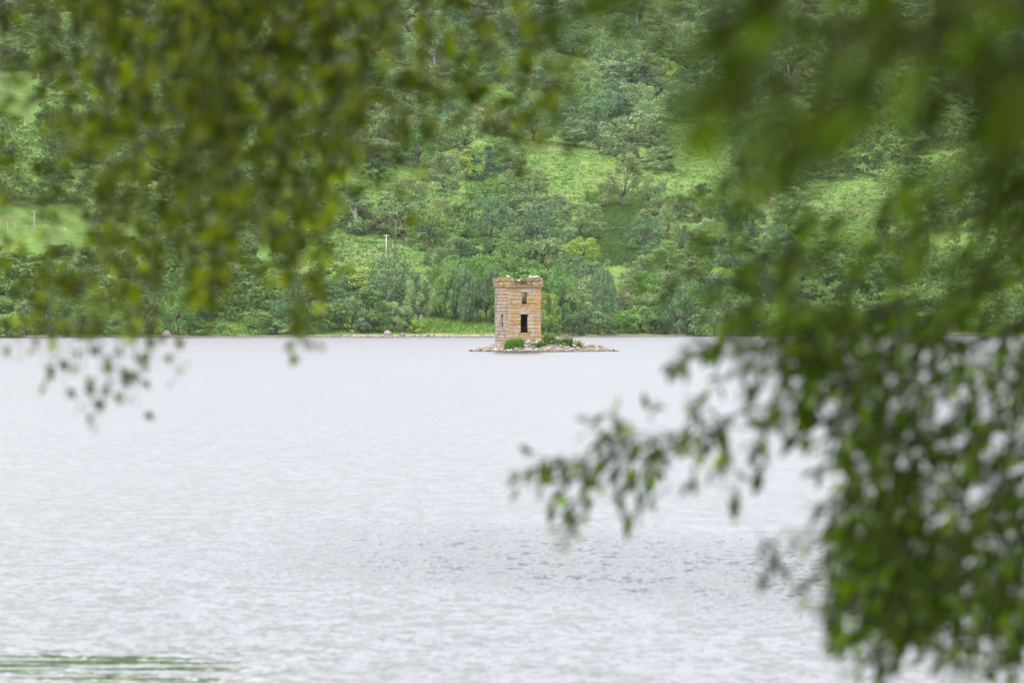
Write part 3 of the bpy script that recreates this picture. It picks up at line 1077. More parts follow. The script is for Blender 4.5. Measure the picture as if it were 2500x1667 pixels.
def trunk_mesh(seed, kind, blobs):
    r = np.random.default_rng(seed + 500)
    mb = MB()
    th_ = {'round': 2.6, 'birch': 6.5, 'willow': 1.8, 'open': 3.0, 'cone': 6.5, 'bush': 1.6}[kind]
    lean = r.normal(0, .25, 2)
    n_ = 5
    pts = np.array([[lean[0] * (i / 4) ** 1.5 * 1.5 + r.normal(0, .06), lean[1] * (i / 4) ** 1.5 * 1.5, th_ * i / 4 - (.6 if i == 0 else 0)] for i in range(n_)])
    r0 = {'birch': .17, 'cone': .18, 'bush': .14}.get(kind, .30)
    mb.tube(pts, np.linspace(r0 * 1.25, r0 * .62, n_), 7)
    top = pts[-1]
    pick = (r.permutation(len(blobs) // 7) * 7)[:9 if kind != 'birch' else 7]
    for k_ in pick:
        c = blobs[k_][0]
        st = pts[-1] if kind not in ('birch', 'cone') else pts[min(4, max(1, int(c[2] / th_ * 3)))]
        mid = st + (c - st) * .5 + np.array([r.normal(0, .25), r.normal(0, .25), .35])
        mb.tube(np.array([st, mid, c]), [r0 * .5, r0 * .3, .04], 5)
        for _ in range(2):
            e = c + r.normal(0, 1.0, 3)
            mb.tube(np.array([mid, (mid + e) / 2 + r.normal(0, .15, 3), e]), [r0 * .2, r0 * .14, .03], 4, False)
    return mb.mesh('trunk_' + kind)


KINDS = ['round', 'birch', 'willow', 'open', 'cone', 'bush']
PROTO = {}
LOWC = {}
for ki, kd in enumerate(KINDS):
    PROTO[kd] = []
    LOWC[kd] = []
    for vi in range(4 if kd in ('round', 'birch', 'willow', 'bush') else 2):
        V, F, Tn, bl = crown(100 + ki * 10 + vi, kd, 5200, .42)
        cm = mesh('crown_' + kd, V, F, False, Tn); cm.materials.append(M['crown'])
        tm = trunk_mesh(ki * 10 + vi, kd, bl); tm.materials.append(M['pale_bark'] if kd == 'birch' else M['bark'])
        zmax = V[:, 2].max(); wd = np.percentile(np.abs(V[:, :2]), 97) * 2
        PROTO[kd].append((cm, tm, zmax, wd))
        V2, F2, T2, _ = crown(100 + ki * 10 + vi, kd, 1100, .85)
        LOWC[kd].append((V2, F2, T2, zmax, wd))

PAL = {'grey': ((0.158, 0.232, 0.095), 'grey-green'), 'mid': ((0.118, 0.210, 0.058), 'mid-green'), 'dark': ((0.066, 0.125, 0.052), 'dark green'),
       'yel': ((0.215, 0.300, 0.055), 'yellow-green'), 'brown': ((0.165, 0.220, 0.085), 'dull olive'), 'blue': ((0.105, 0.178, 0.082), 'blue-green'),
       'pale': ((0.205, 0.295, 0.125), 'pale green')}
KNAME = {'round': ('broadleaf_tree', 'rounded tree'), 'birch': ('birch_tree', 'birch'), 'willow': ('willow_tree', 'spreading tree'),
         'open': ('open_tree', 'open-branched tree'), 'cone': ('conical_tree', 'pointed tree'), 'bush': ('bush', 'bush')}

# picture column, row of the foot, width, height (photograph pixels), kind, colour, extra words
TREES = [
    (1555, 388, 162, 112, 'round', 'grey', 'big'), (1604, 418, 83, 62, 'bush', 'brown', 'low rounded'), (1521, 505, 92, 130, 'willow', 'brown', 'tall'),
    (1592, 493, 52, 66, 'willow', 'grey', ''), (1716, 489, 33, 42, 'bush', 'dark', 'small lone'), (1617, 535, 87, 54, 'bush', 'brown', ''),
    (1673, 535, 50, 62, 'willow', 'grey', ''), (1712, 543, 62, 60, 'willow', 'brown', ''), (1753, 540, 54, 56, 'round', 'blue', ''), (1790, 545, 56, 54, 'bush', 'grey', ''),
    (1571, 614, 79, 92, 'round', 'blue', ''), (1629, 582, 56, 78, 'round', 'grey', ''), (1737, 598, 74, 62, 'round', 'pale', 'domed'),
    (1049, 610, 110, 100, 'round', 'mid', 'broad'), (1136, 598, 68, 104, 'birch', 'mid', 'tall'), (1198, 582, 95, 106, 'round', 'blue', ''),
    (1314, 618, 98, 114, 'round', 'blue', ''), (1418, 577, 106, 84, 'willow', 'grey', 'wide'), (1215, 636, 95, 56, 'bush', 'mid', 'broad'),
    (1119, 624, 64, 48, 'round', 'brown', 'small'), (1248, 615, 56, 60, 'round', 'grey', ''), (1422, 640, 82, 60, 'round', 'yel', 'domed'),
    (1182, 448, 78, 88, 'willow', 'dark', ''), (1277, 487, 110, 78, 'round', 'grey', 'wide'), (908, 437, 48, 80, 'cone', 'dark', ''),
    (1463, 368, 60, 114, 'willow', 'dark', 'tall'), (1567, 304, 108, 100, 'round', 'grey', ''), (1658, 300, 72, 78, 'birch', 'blue', ''),
    (1505, 200, 118, 118, 'round', 'grey', 'broad'), (1617, 184, 86, 108, 'willow', 'grey', ''), (1400, 80, 64, 66, 'round', 'blue', ''),
    (1450, 110, 62, 70, 'round', 'brown', ''), (958, 160, 94, 94, 'round', 'grey', ''), (1028, 358, 112, 118, 'willow', 'grey', 'broad'),
    (1132, 375, 98, 100, 'willow', 'brown', ''), (1085, 470, 100, 100, 'willow', 'grey', ''), (1060, 545, 90, 84, 'willow', 'mid', ''),
    (1190, 505, 92, 66, 'round', 'mid', ''), (1240, 420, 90, 80, 'round', 'grey', ''), (1000, 505, 84, 70, 'round', 'brown', ''), (930, 565, 94, 74, 'willow', 'brown', ''),
    (1340, 545, 80, 70, 'round', 'blue', ''), (1040, 250, 90, 90, 'willow', 'brown', ''), (1130, 270, 84, 84, 'round', 'grey', ''), (1210, 330, 82, 84, 'round', 'brown', ''),
    (1300, 300, 76, 80, 'round', 'grey', ''), (1360, 270, 80, 90, 'willow', 'blue', ''), (1430, 240, 80, 90, 'round', 'brown', ''), (1700, 240, 84, 90, 'willow', 'blue', ''),
    (1480, 300, 70, 80, 'round', 'blue', ''), (1820, 410, 70, 66, 'round', 'grey', ''), (1850, 470, 90, 60, 'bush', 'brown', ''),
    # the wood by the water
    (18, 824, 76, 60, 'bush', 'pale', ''), (58, 818, 50, 84, 'birch', 'brown', ''), (120, 815, 90, 100, 'round', 'mid', ''), (200, 816, 86, 96, 'round', 'mid', ''), (280, 816, 80, 84, 'willow', 'mid', ''),
    (355, 816, 84, 84, 'willow', 'brown', ''), (437, 818, 78, 116, 'round', 'mid', 'tall'), (505, 816, 64, 70, 'bush', 'dark', ''), (564, 819, 32, 28, 'bush', 'yel', 'little'), (632, 818, 74, 64, 'bush', 'mid', ''),
    (712, 817, 84, 86, 'round', 'blue', ''), (765, 814, 60, 80, 'bush', 'mid', ''), (813, 808, 74, 68, 'bush', 'mid', ''), (858, 808, 70, 84, 'willow', 'grey', ''),
    (903, 810, 72, 106, 'birch', 'mid', ''), (960, 812, 54, 78, 'willow', 'pale', 'small'), (1012, 814, 34, 34, 'bush', 'yel', 'small bright'), (1023, 803, 72, 128, 'willow', 'grey', 'tall'),
    (950, 770, 110, 150, 'round', 'blue', 'tall'), (1075, 768, 80, 130, 'round', 'mid', ''), (1102, 780, 74, 140, 'round', 'mid', 'tall'), (1128, 786, 66, 140, 'round', 'blue', 'tall'), (1188, 787, 66, 130, 'willow', 'blue', ''),
    (1150, 770, 90, 140, 'round', 'mid', ''), (1240, 795, 80, 120, 'round', 'mid', ''), (1290, 800, 80, 130, 'round', 'mid', ''), (1338, 812, 56, 100, 'willow', 'yel', ''), (1374, 812, 66, 166, 'round', 'mid', 'very tall'), (1425, 815, 98, 104, 'willow', 'grey', 'drooping'),
    (20, 824, 50, 44, 'bush', 'mid', 'low'), (160, 822, 66, 46, 'bush', 'blue', 'low'), (240, 821, 60, 44, 'bush', 'mid', 'low'), (320, 820, 60, 40, 'bush', 'pale', 'low'), (480, 819, 58, 42, 'bush', 'mid', 'low'), (670, 818, 50, 38, 'bush', 'pale', 'low'),
    (880, 812, 52, 44, 'bush', 'blue', 'low'), (930, 812, 46, 40, 'bush', 'mid', 'low'), (985, 808, 50, 46, 'bush', 'dark', 'low'), (1330, 818, 56, 50, 'bush', 'mid', 'low'), (1395, 819, 52, 48, 'bush', 'dark', 'low'),
    (1460, 817, 60, 56, 'bush', 'blue', 'low'), (1515, 815, 62, 58, 'bush', 'mid', 'low'), (1600, 816, 50, 44, 'bush', 'dark', 'low'), (1690, 817, 54, 60, 'bush', 'blue', 'low'), (1785, 817, 50, 50, 'bush', 'mid', 'low'), (1930, 818, 60, 46, 'bush', 'mid', 'low'),
    (1050, 742, 100, 84, 'willow', 'blue', ''), (1110, 735, 90, 80, 'round', 'grey', ''), (1160, 726, 86, 76, 'willow', 'mid', ''), (1390, 730, 100, 88, 'round', 'blue', ''), (1450, 716, 96, 80, 'willow', 'grey', ''), (1560, 770, 90, 80, 'willow', 'mid', ''), (1640, 745, 90, 84, 'round', 'grey', ''),
    (1353, 821, 28, 38, 'cone', 'mid', 'small'), (1470, 800, 70, 150, 'round', 'blue', ''), (1508, 790, 92, 110, 'willow', 'brown', 'bare-looking'), (1568, 812, 78, 64, 'bush', 'mid', ''), (1610, 806, 74, 90, 'willow', 'grey', ''),
    (1651, 815, 76, 100, 'round', 'blue', ''), (1700, 800, 70, 110, 'round', 'mid', ''), (1746, 821, 102, 122, 'willow', 'grey', 'broad'), (1810, 815, 70, 80, 'bush', 'mid', ''), (1871, 821, 104, 78, 'bush', 'mid', 'broad'),
    (1930, 815, 76, 96, 'round', 'mid', ''), (1995, 815, 74, 84, 'willow', 'mid', ''), (1760, 720, 60, 66, 'round', 'yel', ''), (1690, 690, 90, 84, 'round', 'mid', ''), (1560, 700, 80, 80, 'willow', 'grey', ''),
]

# open ground: polygons in the picture where no tree has its foot
POLY = [[(1225, 350), (1330, 345), (1480, 395), (1500, 475), (1440, 490), (1330, 470), (1230, 440)],
        [(1560, 400), (1640, 280), (1730, 300), (1820, 360), (1830, 470), (1760, 480), (1690, 470), (1560, 470)],
        [(1440, 490), (1600, 490), (1560, 540), (1530, 640), (1450, 630), (1470, 560)],
        [(860, 430), (980, 410), (980, 460), (860, 470)], [(1120, 430), (1180, 440), (1180, 470), (1130, 475)],
        [(780, 585), (1010, 590), (1010, 640), (780, 640)], [(1030, 786), (1215, 782), (1215, 830), (1030, 830)],
        [(0, 500), (180, 500), (180, 590), (0, 590)], [(2000, 440), (2120, 440), (2120, 560), (2000, 560)], [(1380, 150), (1440, 150), (1440, 200), (1380, 200)],
        [(1160, 180), (1220, 180), (1220, 250), (1160, 250)], [(0, 170), (90, 170), (90, 260), (0, 260)]]


def inside(poly, x, y):
    c = False
    for (x0, y0), (x1, y1) in zip(poly, poly[1:] + poly[:1]):
        if (y0 > y) != (y1 > y) and x < (x1 - x0) * (y - y0) / (y1 - y0) + x0: c = not c
    return c


rt = np.random.default_rng(8)
spec = [(px, py, w_, h, kd, co, ex) for px, py, w_, h, kd, co, ex in TREES]
fill = []
used_xy = [(s[0], s[1]) for s in spec]
for _ in range(40000):
    px, py = rt.uniform(-60, 2560), rt.uniform(15, 812)
    if any(inside(p, px, py) for p in POLY): continue
    band = 1.0 if py > 640 else 1.0
    if any(((px - a) / 58) ** 2 + ((py - b) / 33) ** 2 < 1 for a, b in used_xy): continue
    # keep the picture of the big meadow trees clear: a new tree must not stand right before one
    used_xy.append((px, py))
    sz = 1.0 if py > 640 else 0.92
    if 600 < py < 660: sz = .62
    kd = rt.choice(KINDS, p=[.34, .17, .27, .04, .02, .16])
    co = rt.choice(['grey', 'mid', 'dark', 'yel', 'brown', 'blue', 'pale'], p=[.30, .17, .06, .07, .16, .18, .06] if py < 640 else [.16, .30, .08, .12, .10, .20, .04])
    w_ = sz * rt.uniform(84, 134); h = sz * rt.uniform(68, 110) * (1.12 if kd == 'birch' else 1) * (.8 if kd == 'bush' else 1)
    if kd == 'birch': w_ *= .72
    # a tree right above a meadow edge is kept lower so that it does not cover it
    if any(inside(p, px + dx_, py - h * f_) for p in POLY[:6] + POLY[7:] for f_ in (.35, .7, .95) for dx_ in (-.45 * w_, 0, .45 * w_)): continue
    if co == 'yel' and 1150 < px < 1360: co = 'mid'
    fill.append((px, py, w_, h, str(kd), str(co), ''))
print('fill', len(fill))


def prio(s):
    x = s[0]
    return 0 if 820 < x < 1960 else (min(abs(x - 820), abs(x - 1960)))


fill.sort(key=prio)
ind = spec + fill[:296 - len(spec)]
massed = fill[296 - len(spec):]
pos_i = on_ground([s[0] for s in ind], [s[1] for s in ind])
rv = np.random.default_rng(99)

# which words single a tree out: where it stands, then its rank there from the left
def zone(px, py, y, x):
    t = y - float(shore(x))
    if t < 26: band = ('by the far waterline', 0)
    elif t < 105: band = ('in the lakeside wood', 1)
    elif t < 190: band = ('beside the hillside fence', 2)
    elif t < 330: band = ('on the middle slope', 3)
    elif t < 480: band = ('high on the slope', 4)
    else: band = ('near the picture top', 5)
    if px < 430: seg = ('behind leftmost birch leaves', 0)
    elif px < 850: seg = ('behind thick birch leaves', 1)
    elif px < 1030: seg = ('right of birch leaves', 2)
    elif px < 1200: seg = ('left of the tower', 3)
    elif px < 1330: seg = ('behind the tower', 4)
    elif px < 1480: seg = ('right of the tower', 5)
    elif px < 1640: seg = ('below the meadow oak' if t < 330 else 'by the meadow oak', 6)
    elif px < 1800: seg = ('right of meadow oak', 7)
    elif px < 2050: seg = ('behind thin willow leaves', 8)
    else: seg = ('behind thick willow leaves', 9)
    return band, seg


cells = {}
for i, s in enumerate(ind):
    b_, g_ = zone(s[0], s[1], pos_i[i][1], pos_i[i][0])
    cells.setdefault((b_[1], g_[1]), []).append(i)
    ind[i] = s + (b_[0], g_[0], b_[1], g_[1])
ORD = ['leftmost', 'second from the left', 'third from the left', 'fourth from the left', 'fifth from the left', 'sixth from the left', 'seventh from the left', 'eighth from the left',
       'ninth from the left', 'tenth from the left', 'eleventh from the left', 'twelfth from the left']
GROUP = {0: 'trees along the far waterline', 1: 'trees of the lakeside wood', 2: 'trees on the lower slope', 3: 'trees on the middle slope', 4: 'trees high on the slope', 5: 'trees near the top of the hillside'}
rank = {}
for cell, ids in cells.items():
    by = {}
    for i in sorted(ids, key=lambda i: ind[i][0]):
        by.setdefault((ind[i][4], ind[i][5]), []).append(i)
    for k_, l_ in by.items():
        for j, i in enumerate(l_):
            rank[i] = (j, len(l_))
for i, s in enumerate(ind):
    px, py, w_, h, kd, co, ex, bn, sg, bi, si = s
    p = pos_i[i]
    m_per_px = p[1] / FPX
    vi = rv.integers(len(PROTO[kd]))
    cm, tm, zm, wm = PROTO[kd][vi]
    sx = 1.08 * w_ * m_per_px / wm; sz = 1.04 * h * m_per_px / zm
    nm, kw = KNAME[kd]
    j, n_ = rank[i]
    lab = PAL[co][1] + ' ' + kw + ' ' + bn + ', ' + sg
    if ex and n_ == 1 and len(lab.split()) < 14: lab = ex + ' ' + lab
    if n_ > 1:
        o_ = ORD[min(j, 11)]
        lab = lab + ', ' + o_ if len(lab.split()) + len(o_.split()) <= 16 else o_.replace(' from the left', '') + ' ' + lab
    t = empty(nm, (p[0], p[1], p[2] - .1), rv.uniform(0, 6.28), (sx, sx, sz))
    tag(t, lab, 'bush' if kd == 'bush' else 'tree', GROUP[bi])
    c = obj('crown', cm, t)
    cc = np.array(PAL[co][0]) * rv.uniform(.95, 1.25) * (1 + rv.normal(0, .03, 3))
    c.color = (*cc, 1)
    obj('trunk', tm, t)

# the wood that stands behind the near foliage
pm = on_ground([s[0] for s in massed], [s[1] for s in massed])
Vs, Fs, Ts, nv = [], [], [], 0
for s, p in zip(massed, pm):
    V2, F2, T2, zm, wm = LOWC[s[4]][rv.integers(len(LOWC[s[4]]))]
    k_ = p[1] / FPX
    a = rv.uniform(0, 6.28); ca, sa = math.cos(a), math.sin(a)
    sx = s[2] * k_ / wm; sz = s[3] * k_ / zm
    V3 = np.stack([(V2[:, 0] * ca - V2[:, 1] * sa) * sx + p[0], (V2[:, 0] * sa + V2[:, 1] * ca) * sx + p[1], V2[:, 2] * sz + p[2] - .1], -1)
    Vs.append(V3); Fs.append(F2 + nv); nv += len(V3)
    Ts.append(np.clip(T2 * .7 + rv.uniform(-.15, .45), 0, 1))
if Vs:
    o = obj('woodland', mesh('woodland', np.vstack(Vs), np.vstack(Fs), False, np.concatenate(Ts)), None, M['wood'])
    tag(o, 'mass of hillside woodland seen through the near leaves', None, None, 'stuff')
print('individual trees', len(ind), 'massed', len(massed))

# ------------------------------------------------------------------ bracken, grass, boulders, poles, fence
rg = np.random.default_rng(31)
bx = np.concatenate([rg.uniform(700, 2150, 30000), rg.uniform(1430, 1610, 7000)]); by = np.concatenate([rg.uniform(5, 655, 30000), rg.uniform(470, 650, 7000)])
fern = np.clip((by - 430) / 120, 0, 1) * .24
bp = on_ground(bx, by)
n_ = len(bp)
V, F, T_ = [], [], []
base = 0
for k_ in range(4):
    a = rg.uniform(0, 6.28, n_); L = rg.uniform(.45, 1.0, n_); hgt = rg.uniform(.15, .45, n_)
    d = np.stack([np.cos(a), np.sin(a), np.zeros(n_)], -1)
    s_ = np.stack([-np.sin(a), np.cos(a), np.zeros(n_)], -1) * (L * .22)[:, None]
    p0 = bp + np.stack([rg.normal(0, .35, n_), rg.normal(0, .35, n_), np.zeros(n_)], -1)
    mid = p0 + d * (L * .45)[:, None] + np.array([0, 0, 1.]) * hgt[:, None]
    tip = p0 + d * L[:, None] + np.array([0, 0, 1.]) * (hgt * .75)[:, None]
    V.append(np.stack([p0, mid + s_, tip, mid - s_], 1).reshape(-1, 3))
    F.append(np.arange(n_ * 4).reshape(-1, 4) + base); base += n_ * 4
    T_.append(np.clip(rg.normal(.56, .16, n_) - fern, 0, 1))
o = obj('bracken', mesh('bracken', np.vstack(V), np.vstack(F), False, np.concatenate(T_)), None, M['bracken'])
tag(o, 'bright green bracken covering the open parts of the hillside', None, None, 'stuff')

gx = rg.uniform(-150, 160, 26000); gt = rg.uniform(4, 34, 26000)
gp = np.stack([gx, shore(gx) + gt], -1)
keep = ground(gp[:, 0], gp[:, 1]) > .75
gp = gp[keep]; n_ = len(gp)
gp = np.column_stack([gp, ground(gp[:, 0], gp[:, 1])])
a = rg.uniform(0, 6.28, n_); hgt = rg.uniform(.15, .5, n_)
s_ = np.stack([np.cos(a), np.sin(a), np.zeros(n_)], -1) * .16
tip = gp + np.stack([rg.normal(0, .15, n_), rg.normal(0, .15, n_), hgt], -1)
V = np.stack([gp - s_, gp + s_, tip + s_ * .6, tip - s_ * .6], 1).reshape(-1, 3)
o = obj('shore_grass', mesh('shore_grass', V, np.arange(n_ * 4).reshape(-1, 4), False, np.clip(rg.normal(.5, .2, n_), 0, 1)), None, M['grass'])
tag(o, 'rough green grass along the far shore', None, None, 'stuff')

# loose stones along the waterline: too many and small to count
pb = MB()
PS = []
for i in range(5):
    me = rock_mesh('pebble_%d' % i, 300 + i, .6, 1)
    co = np.zeros(len(me.vertices) * 3); me.vertices.foreach_get('co', co)
    fi = np.zeros(len(me.polygons) * 3, dtype=np.int32); me.polygons.foreach_get('vertices', fi)
    PS.append((co.reshape(-1, 3), fi.reshape(-1, 3)))
for _ in range(1500):
    x = rg.uniform(-140, 140); y = float(shore(x)) + abs(rg.normal(0, 4.0)) - .8
    s = rg.uniform(.08, .3) * (1 if rg.random() < .9 else 1.7)
    c_, f_ = PS[rg.integers(5)]
    a = rg.uniform(0, 6.28); ca, sa = math.cos(a), math.sin(a)
    q = c_ * s
    pb.add(np.stack([q[:, 0] * ca - q[:, 1] * sa + x, q[:, 0] * sa + q[:, 1] * ca + y, q[:, 2] + float(ground(x, y)) + .05], -1), None, f_)
o = obj('shore_stones', pb.mesh('shore_stones'), None, M['boulder'])
tag(o, 'scattered small stones along the far waterline', None, None, 'stuff')

BM = [rock_mesh('boulder_%d' % i, 60 + i, .75, 2, .3) for i in range(6)]
for px, py, w_, dk, lab in ((405, 823, 30, 0, 'big rounded boulder at the waterline behind the hanging birch twigs'), (833, 822, 12, 1, 'dark rock at the waterline below the lowest birch tip'),
                            (860, 815, 16, 0, 'flat pale boulder lying on the beach left of the largest boulder'), (898, 823, 9, 1, 'small dark rock at the waterline left of the largest boulder'),
                            (945, 821, 24, 0, 'largest pale grey boulder on the beach left of the tower'), (981, 823, 19, 1, 'dark craggy rock right of the largest boulder'),
                            (1013, 823, 8, 1, 'small dark rock under the bright little bush'), (1028, 823, 11, 1, 'left one of two dark rocks side by side at the waterline'),
                            (1046, 823, 13, 1, 'right one of two dark rocks side by side at the waterline'), (1060, 823, 9, 1, 'low brown rock at the water right of the paired rocks'),
                            (855, 823, 9, 1, 'half sunk dark rock at the left end of the beach'), (1115, 821, 8, 0, 'small pale stone on the sand before the lawn')):
    p = on_ground(px, py - 2)[0]
    k_ = p[1] / FPX
    me = BM[rg.integers(6)].copy(); me.materials.append(M['dark_rock' if dk else 'boulder'])
    o = obj('boulder', me, None)
    s = w_ * k_ / 2
    o.location = (p[0], p[1], p[2] + s * .3); o.scale = (s, s, s * .95); o.rotation_euler = (rg.uniform(-.2, .2), rg.uniform(-.2, .2), rg.uniform(0, 6.28))
    tag(o, lab, 'rock', 'rocks along the far shore')


def pole(px, y0, y1, mat, label, cross=True, r=.13):
    p = on_ground(px, y1)[0]
    k_ = p[1] / FPX
    h = (y1 - y0) * k_
    t = empty('utility_pole', (p[0], p[1], p[2] - .3))
    tag(t, label, 'utility pole', 'utility poles on the far hillside')
    mb = MB(); mb.tube(np.array([[0, 0, -.3], [0, 0, h * .5], [0, 0, h + .3]]), [r * 1.2, r, r * .8], 8)
    obj('post', mb.mesh('pole_post', True), t, mat)
    mb = MB(); mb.box((0, -.14, h), (1.3, .1, .12)); obj('crossarm', mb.mesh('crossarm'), t, mat)
    for s in (-.55, .55):
        mb = MB(); mb.tube(np.array([[s, -.14, h + .06], [s, -.14, h + .16], [s, -.14, h + .26]]), [.03, .06, .03], 6)
        obj('insulator', mb.mesh('insulator'), t, M['insulator'])
    return np.array([p[0], p[1], p[2] + h - .1])


pole(84, 515, 568, M['pole'], 'thin pale pole at the left edge above the rough grass strip')
tb = pole(943, 575, 623, M['pole'], 'pale pole by the fence between the birch tip and the tower')
tcx = pole(1871, 541, 585, M['dark_pole'], 'dark pole seen between the thin willow leaves')
ta = pole(966, 538, 592, M['dark_pole'], 'dark pole half hidden by trees, carrying the left end of the wire')
w0, w1 = ta + np.array([.55, -.14, .27]), tcx + np.array([-.55, -.14, .27])
ss = np.linspace(0, 1, 30)[:, None]
pts = w0 * (1 - ss) + w1 * ss - np.array([0, 0, 1.]) * 4 * 2.0 * ss * (1 - ss)
mb = MB(); mb.tube(pts, .014, 4, False)
o = obj('power_line', mb.mesh('power_line'), None, M['wire'])
tag(o, 'thin pale wire strung across the trees between two dark poles', 'wire')

# the fence along the foot of the open slope: posts and two wires
fence = empty('wire_fence', tuple(on_ground(880, 612)[0]))
tag(fence, 'sagging wire fence of thin posts along the rough grass above the lakeside wood', 'fence')
fx = [18, 37, 66, 110, 160, 830, 870, 923, 958, 980, 1019, 1070, 1130, 1200, 1280, 1826, 1880, 1960, 2040]
prev = None
f0 = np.array(fence.location)
wire_mb = MB()
for px in fx:
    py = 558 + 0.055 * min(px, 1019) if px < 1200 else 612 - (px - 1200) * .006
    p = on_ground(px, py)[0]
    mb = MB(); hh = 1.25 * rg.uniform(.9, 1.1)
    mb.tube(np.array([[0, 0, -.2], [rg.normal(0, .04), 0, hh * .5], [rg.normal(0, .08), 0, hh]]), [.075, .07, .06], 6)
    o = obj('fence_post', mb.mesh('fence_post'), fence, M['pole']); o.location = tuple(p - f0)
    if prev is not None and px - prev[0] < 200:
        for z in (.55, 1.05):
            wire_mb.tube(np.array([prev[1] - f0 + [0, 0, z], p - f0 + [0, 0, z]]), .012, 3, False)
    prev = (px, p)
obj('fence_wire', wire_mb.mesh('fence_wire'), fence, M['wire'])

# ------------------------------------------------------------------ near foliage
LEAF = {
    'birch': (np.array([[0, 0, 0], [-.30, .14, .05], [-.40, .34, .07], [-.22, .64, .04], [0, 1, -.03], [.22, .64, .04], [.40, .34, .07], [.30, .14, .05], [0, .42, -.02]]),
              np.array([[0, 1, 8], [1, 2, 8], [2, 3, 8], [3, 4, 8], [4, 5, 8], [5, 6, 8], [6, 7, 8], [7, 0, 8]])[:, ::-1]),
    'willow': (np.array([[0, 0, 0], [-.15, .22, .04], [-.19, .48, .05], [-.11, .78, .0], [0, 1, -.07], [.11, .78, .0], [.19, .48, .05], [.15, .22, .04], [0, .5, -.02]]),
               np.array([[0, 1, 8], [1, 2, 8], [2, 3, 8], [3, 4, 8], [4, 5, 8], [5, 6, 8], [6, 7, 8], [7, 0, 8]])[:, ::-1]),
}


def leaf_frames(P, A, N):
    A = nrm(A)
    B = nrm(np.cross(A, N))
    N2 = np.cross(B, A)
    return B, A, N2


def leaves_mesh(name, kind, P, A, N, L):
    tv, tf = LEAF[kind]
    B, A, N = leaf_frames(P, A, N)
    V = P[:, None] + L[:, None, None] * (tv[None, :, 0:1] * B[:, None] + tv[None, :, 1:2] * A[:, None] + tv[None, :, 2:3] * N[:, None])
    n_ = len(P)
    F = (tf[None] + (np.arange(n_) * len(tv))[:, None, None]).reshape(-1, 3)
    return mesh(name, V.reshape(-1, 3), F, False)


LEAFM = {}
for k_ in LEAF:
    LEAFM[k_] = mesh('leaf_' + k_, LEAF[k_][0], LEAF[k_][1])


def put_leaves(tree, kind, mat, leaves, n_single, prefer, extra=None):
    """the leaves that show largest become objects of their own, the rest one mass of foliage"""
    P = np.array([q[0] for q in leaves]); A = np.array([q[1] for q in leaves]); N = np.array([q[2] for q in leaves]); L = np.array([q[3] for q in leaves])
    order = np.argsort(-prefer(P), kind='stable')
    one, many = order[:n_single], order[n_single:]
    base = np.array(tree.location)
    B, A2, N2 = leaf_frames(P, A, N)
    me = LEAFM[kind].copy(); me.materials.append(mat)
    for i in one:
        o = obj('leaf', me, tree)
        m_ = Matrix.Identity(4)
        for c_, vec in enumerate((B[i], A2[i], N2[i])):
            for r_ in range(3): m_[r_][c_] = vec[r_] * L[i]
        for r_ in range(3): m_[r_][3] = P[i][r_] - base[r_]
        o.matrix_local = m_
    P2, A3, N3, L3 = P[many], A[many], N[many], L[many]
    if extra is not None:
        P2 = np.vstack([P2, extra[0]]); A3 = np.vstack([A3, extra[1]]); N3 = np.vstack([N3, extra[2]]); L3 = np.concatenate([L3, extra[3]])
    o = obj('foliage', leaves_mesh('foliage', kind, P2 - base, A3, N3, L3), tree, mat)
    o['kind'] = 'stuff'


def pix(P):
    return 1250 + P[:, 0] / P[:, 1] * FPX, HOR - (P[:, 2] - CAMZ) / P[:, 1] * FPX


rl = np.random.default_rng(12)


def shade_canopy(rng, n_, cx, cy, cz, rx, ry, rz, L, clump=60):
    """unseen upper crown of a near tree, above the picture, made dense for shade"""
    cl = nrm(rng.normal(size=(clump, 3))) * rng.uniform(.35, 1, (clump, 1)) * np.array([rx, ry, rz]) + np.array([cx, cy, cz])
    P = cl[rng.integers(clump, size=n_)] + rng.normal(0, .35, (n_, 3))
    # stay above what the camera sees
    lim = CAMZ + (HOR + 60) / FPX * np.abs(P[:, 1]) + .34
    bad = (P[:, 2] < lim) & (P[:, 1] > -.2)
    P[bad, 2] = lim[bad] + rng.uniform(0, 1.2, bad.sum())
    A = nrm(rng.normal(size=(n_, 3)) + np.array([0, 0, -.8])); N = nrm(rng.normal(size=(n_, 3)) + np.array([0, 0, .6]))
    return P, A, N, rng.uniform(.8, 1.3, n_) * L


def curve(p0, p1, sag, n_=7, rng=rl, wob=.02):
    s = np.linspace(0, 1, n_)[:, None]
    p = np.asarray(p0) * (1 - s) + np.asarray(p1) * s
    p[:, 2] += (4 * s * (1 - s))[:, 0] * sag
    p[1:-1] += rng.normal(0, wob, (n_ - 2, 3))
    return p


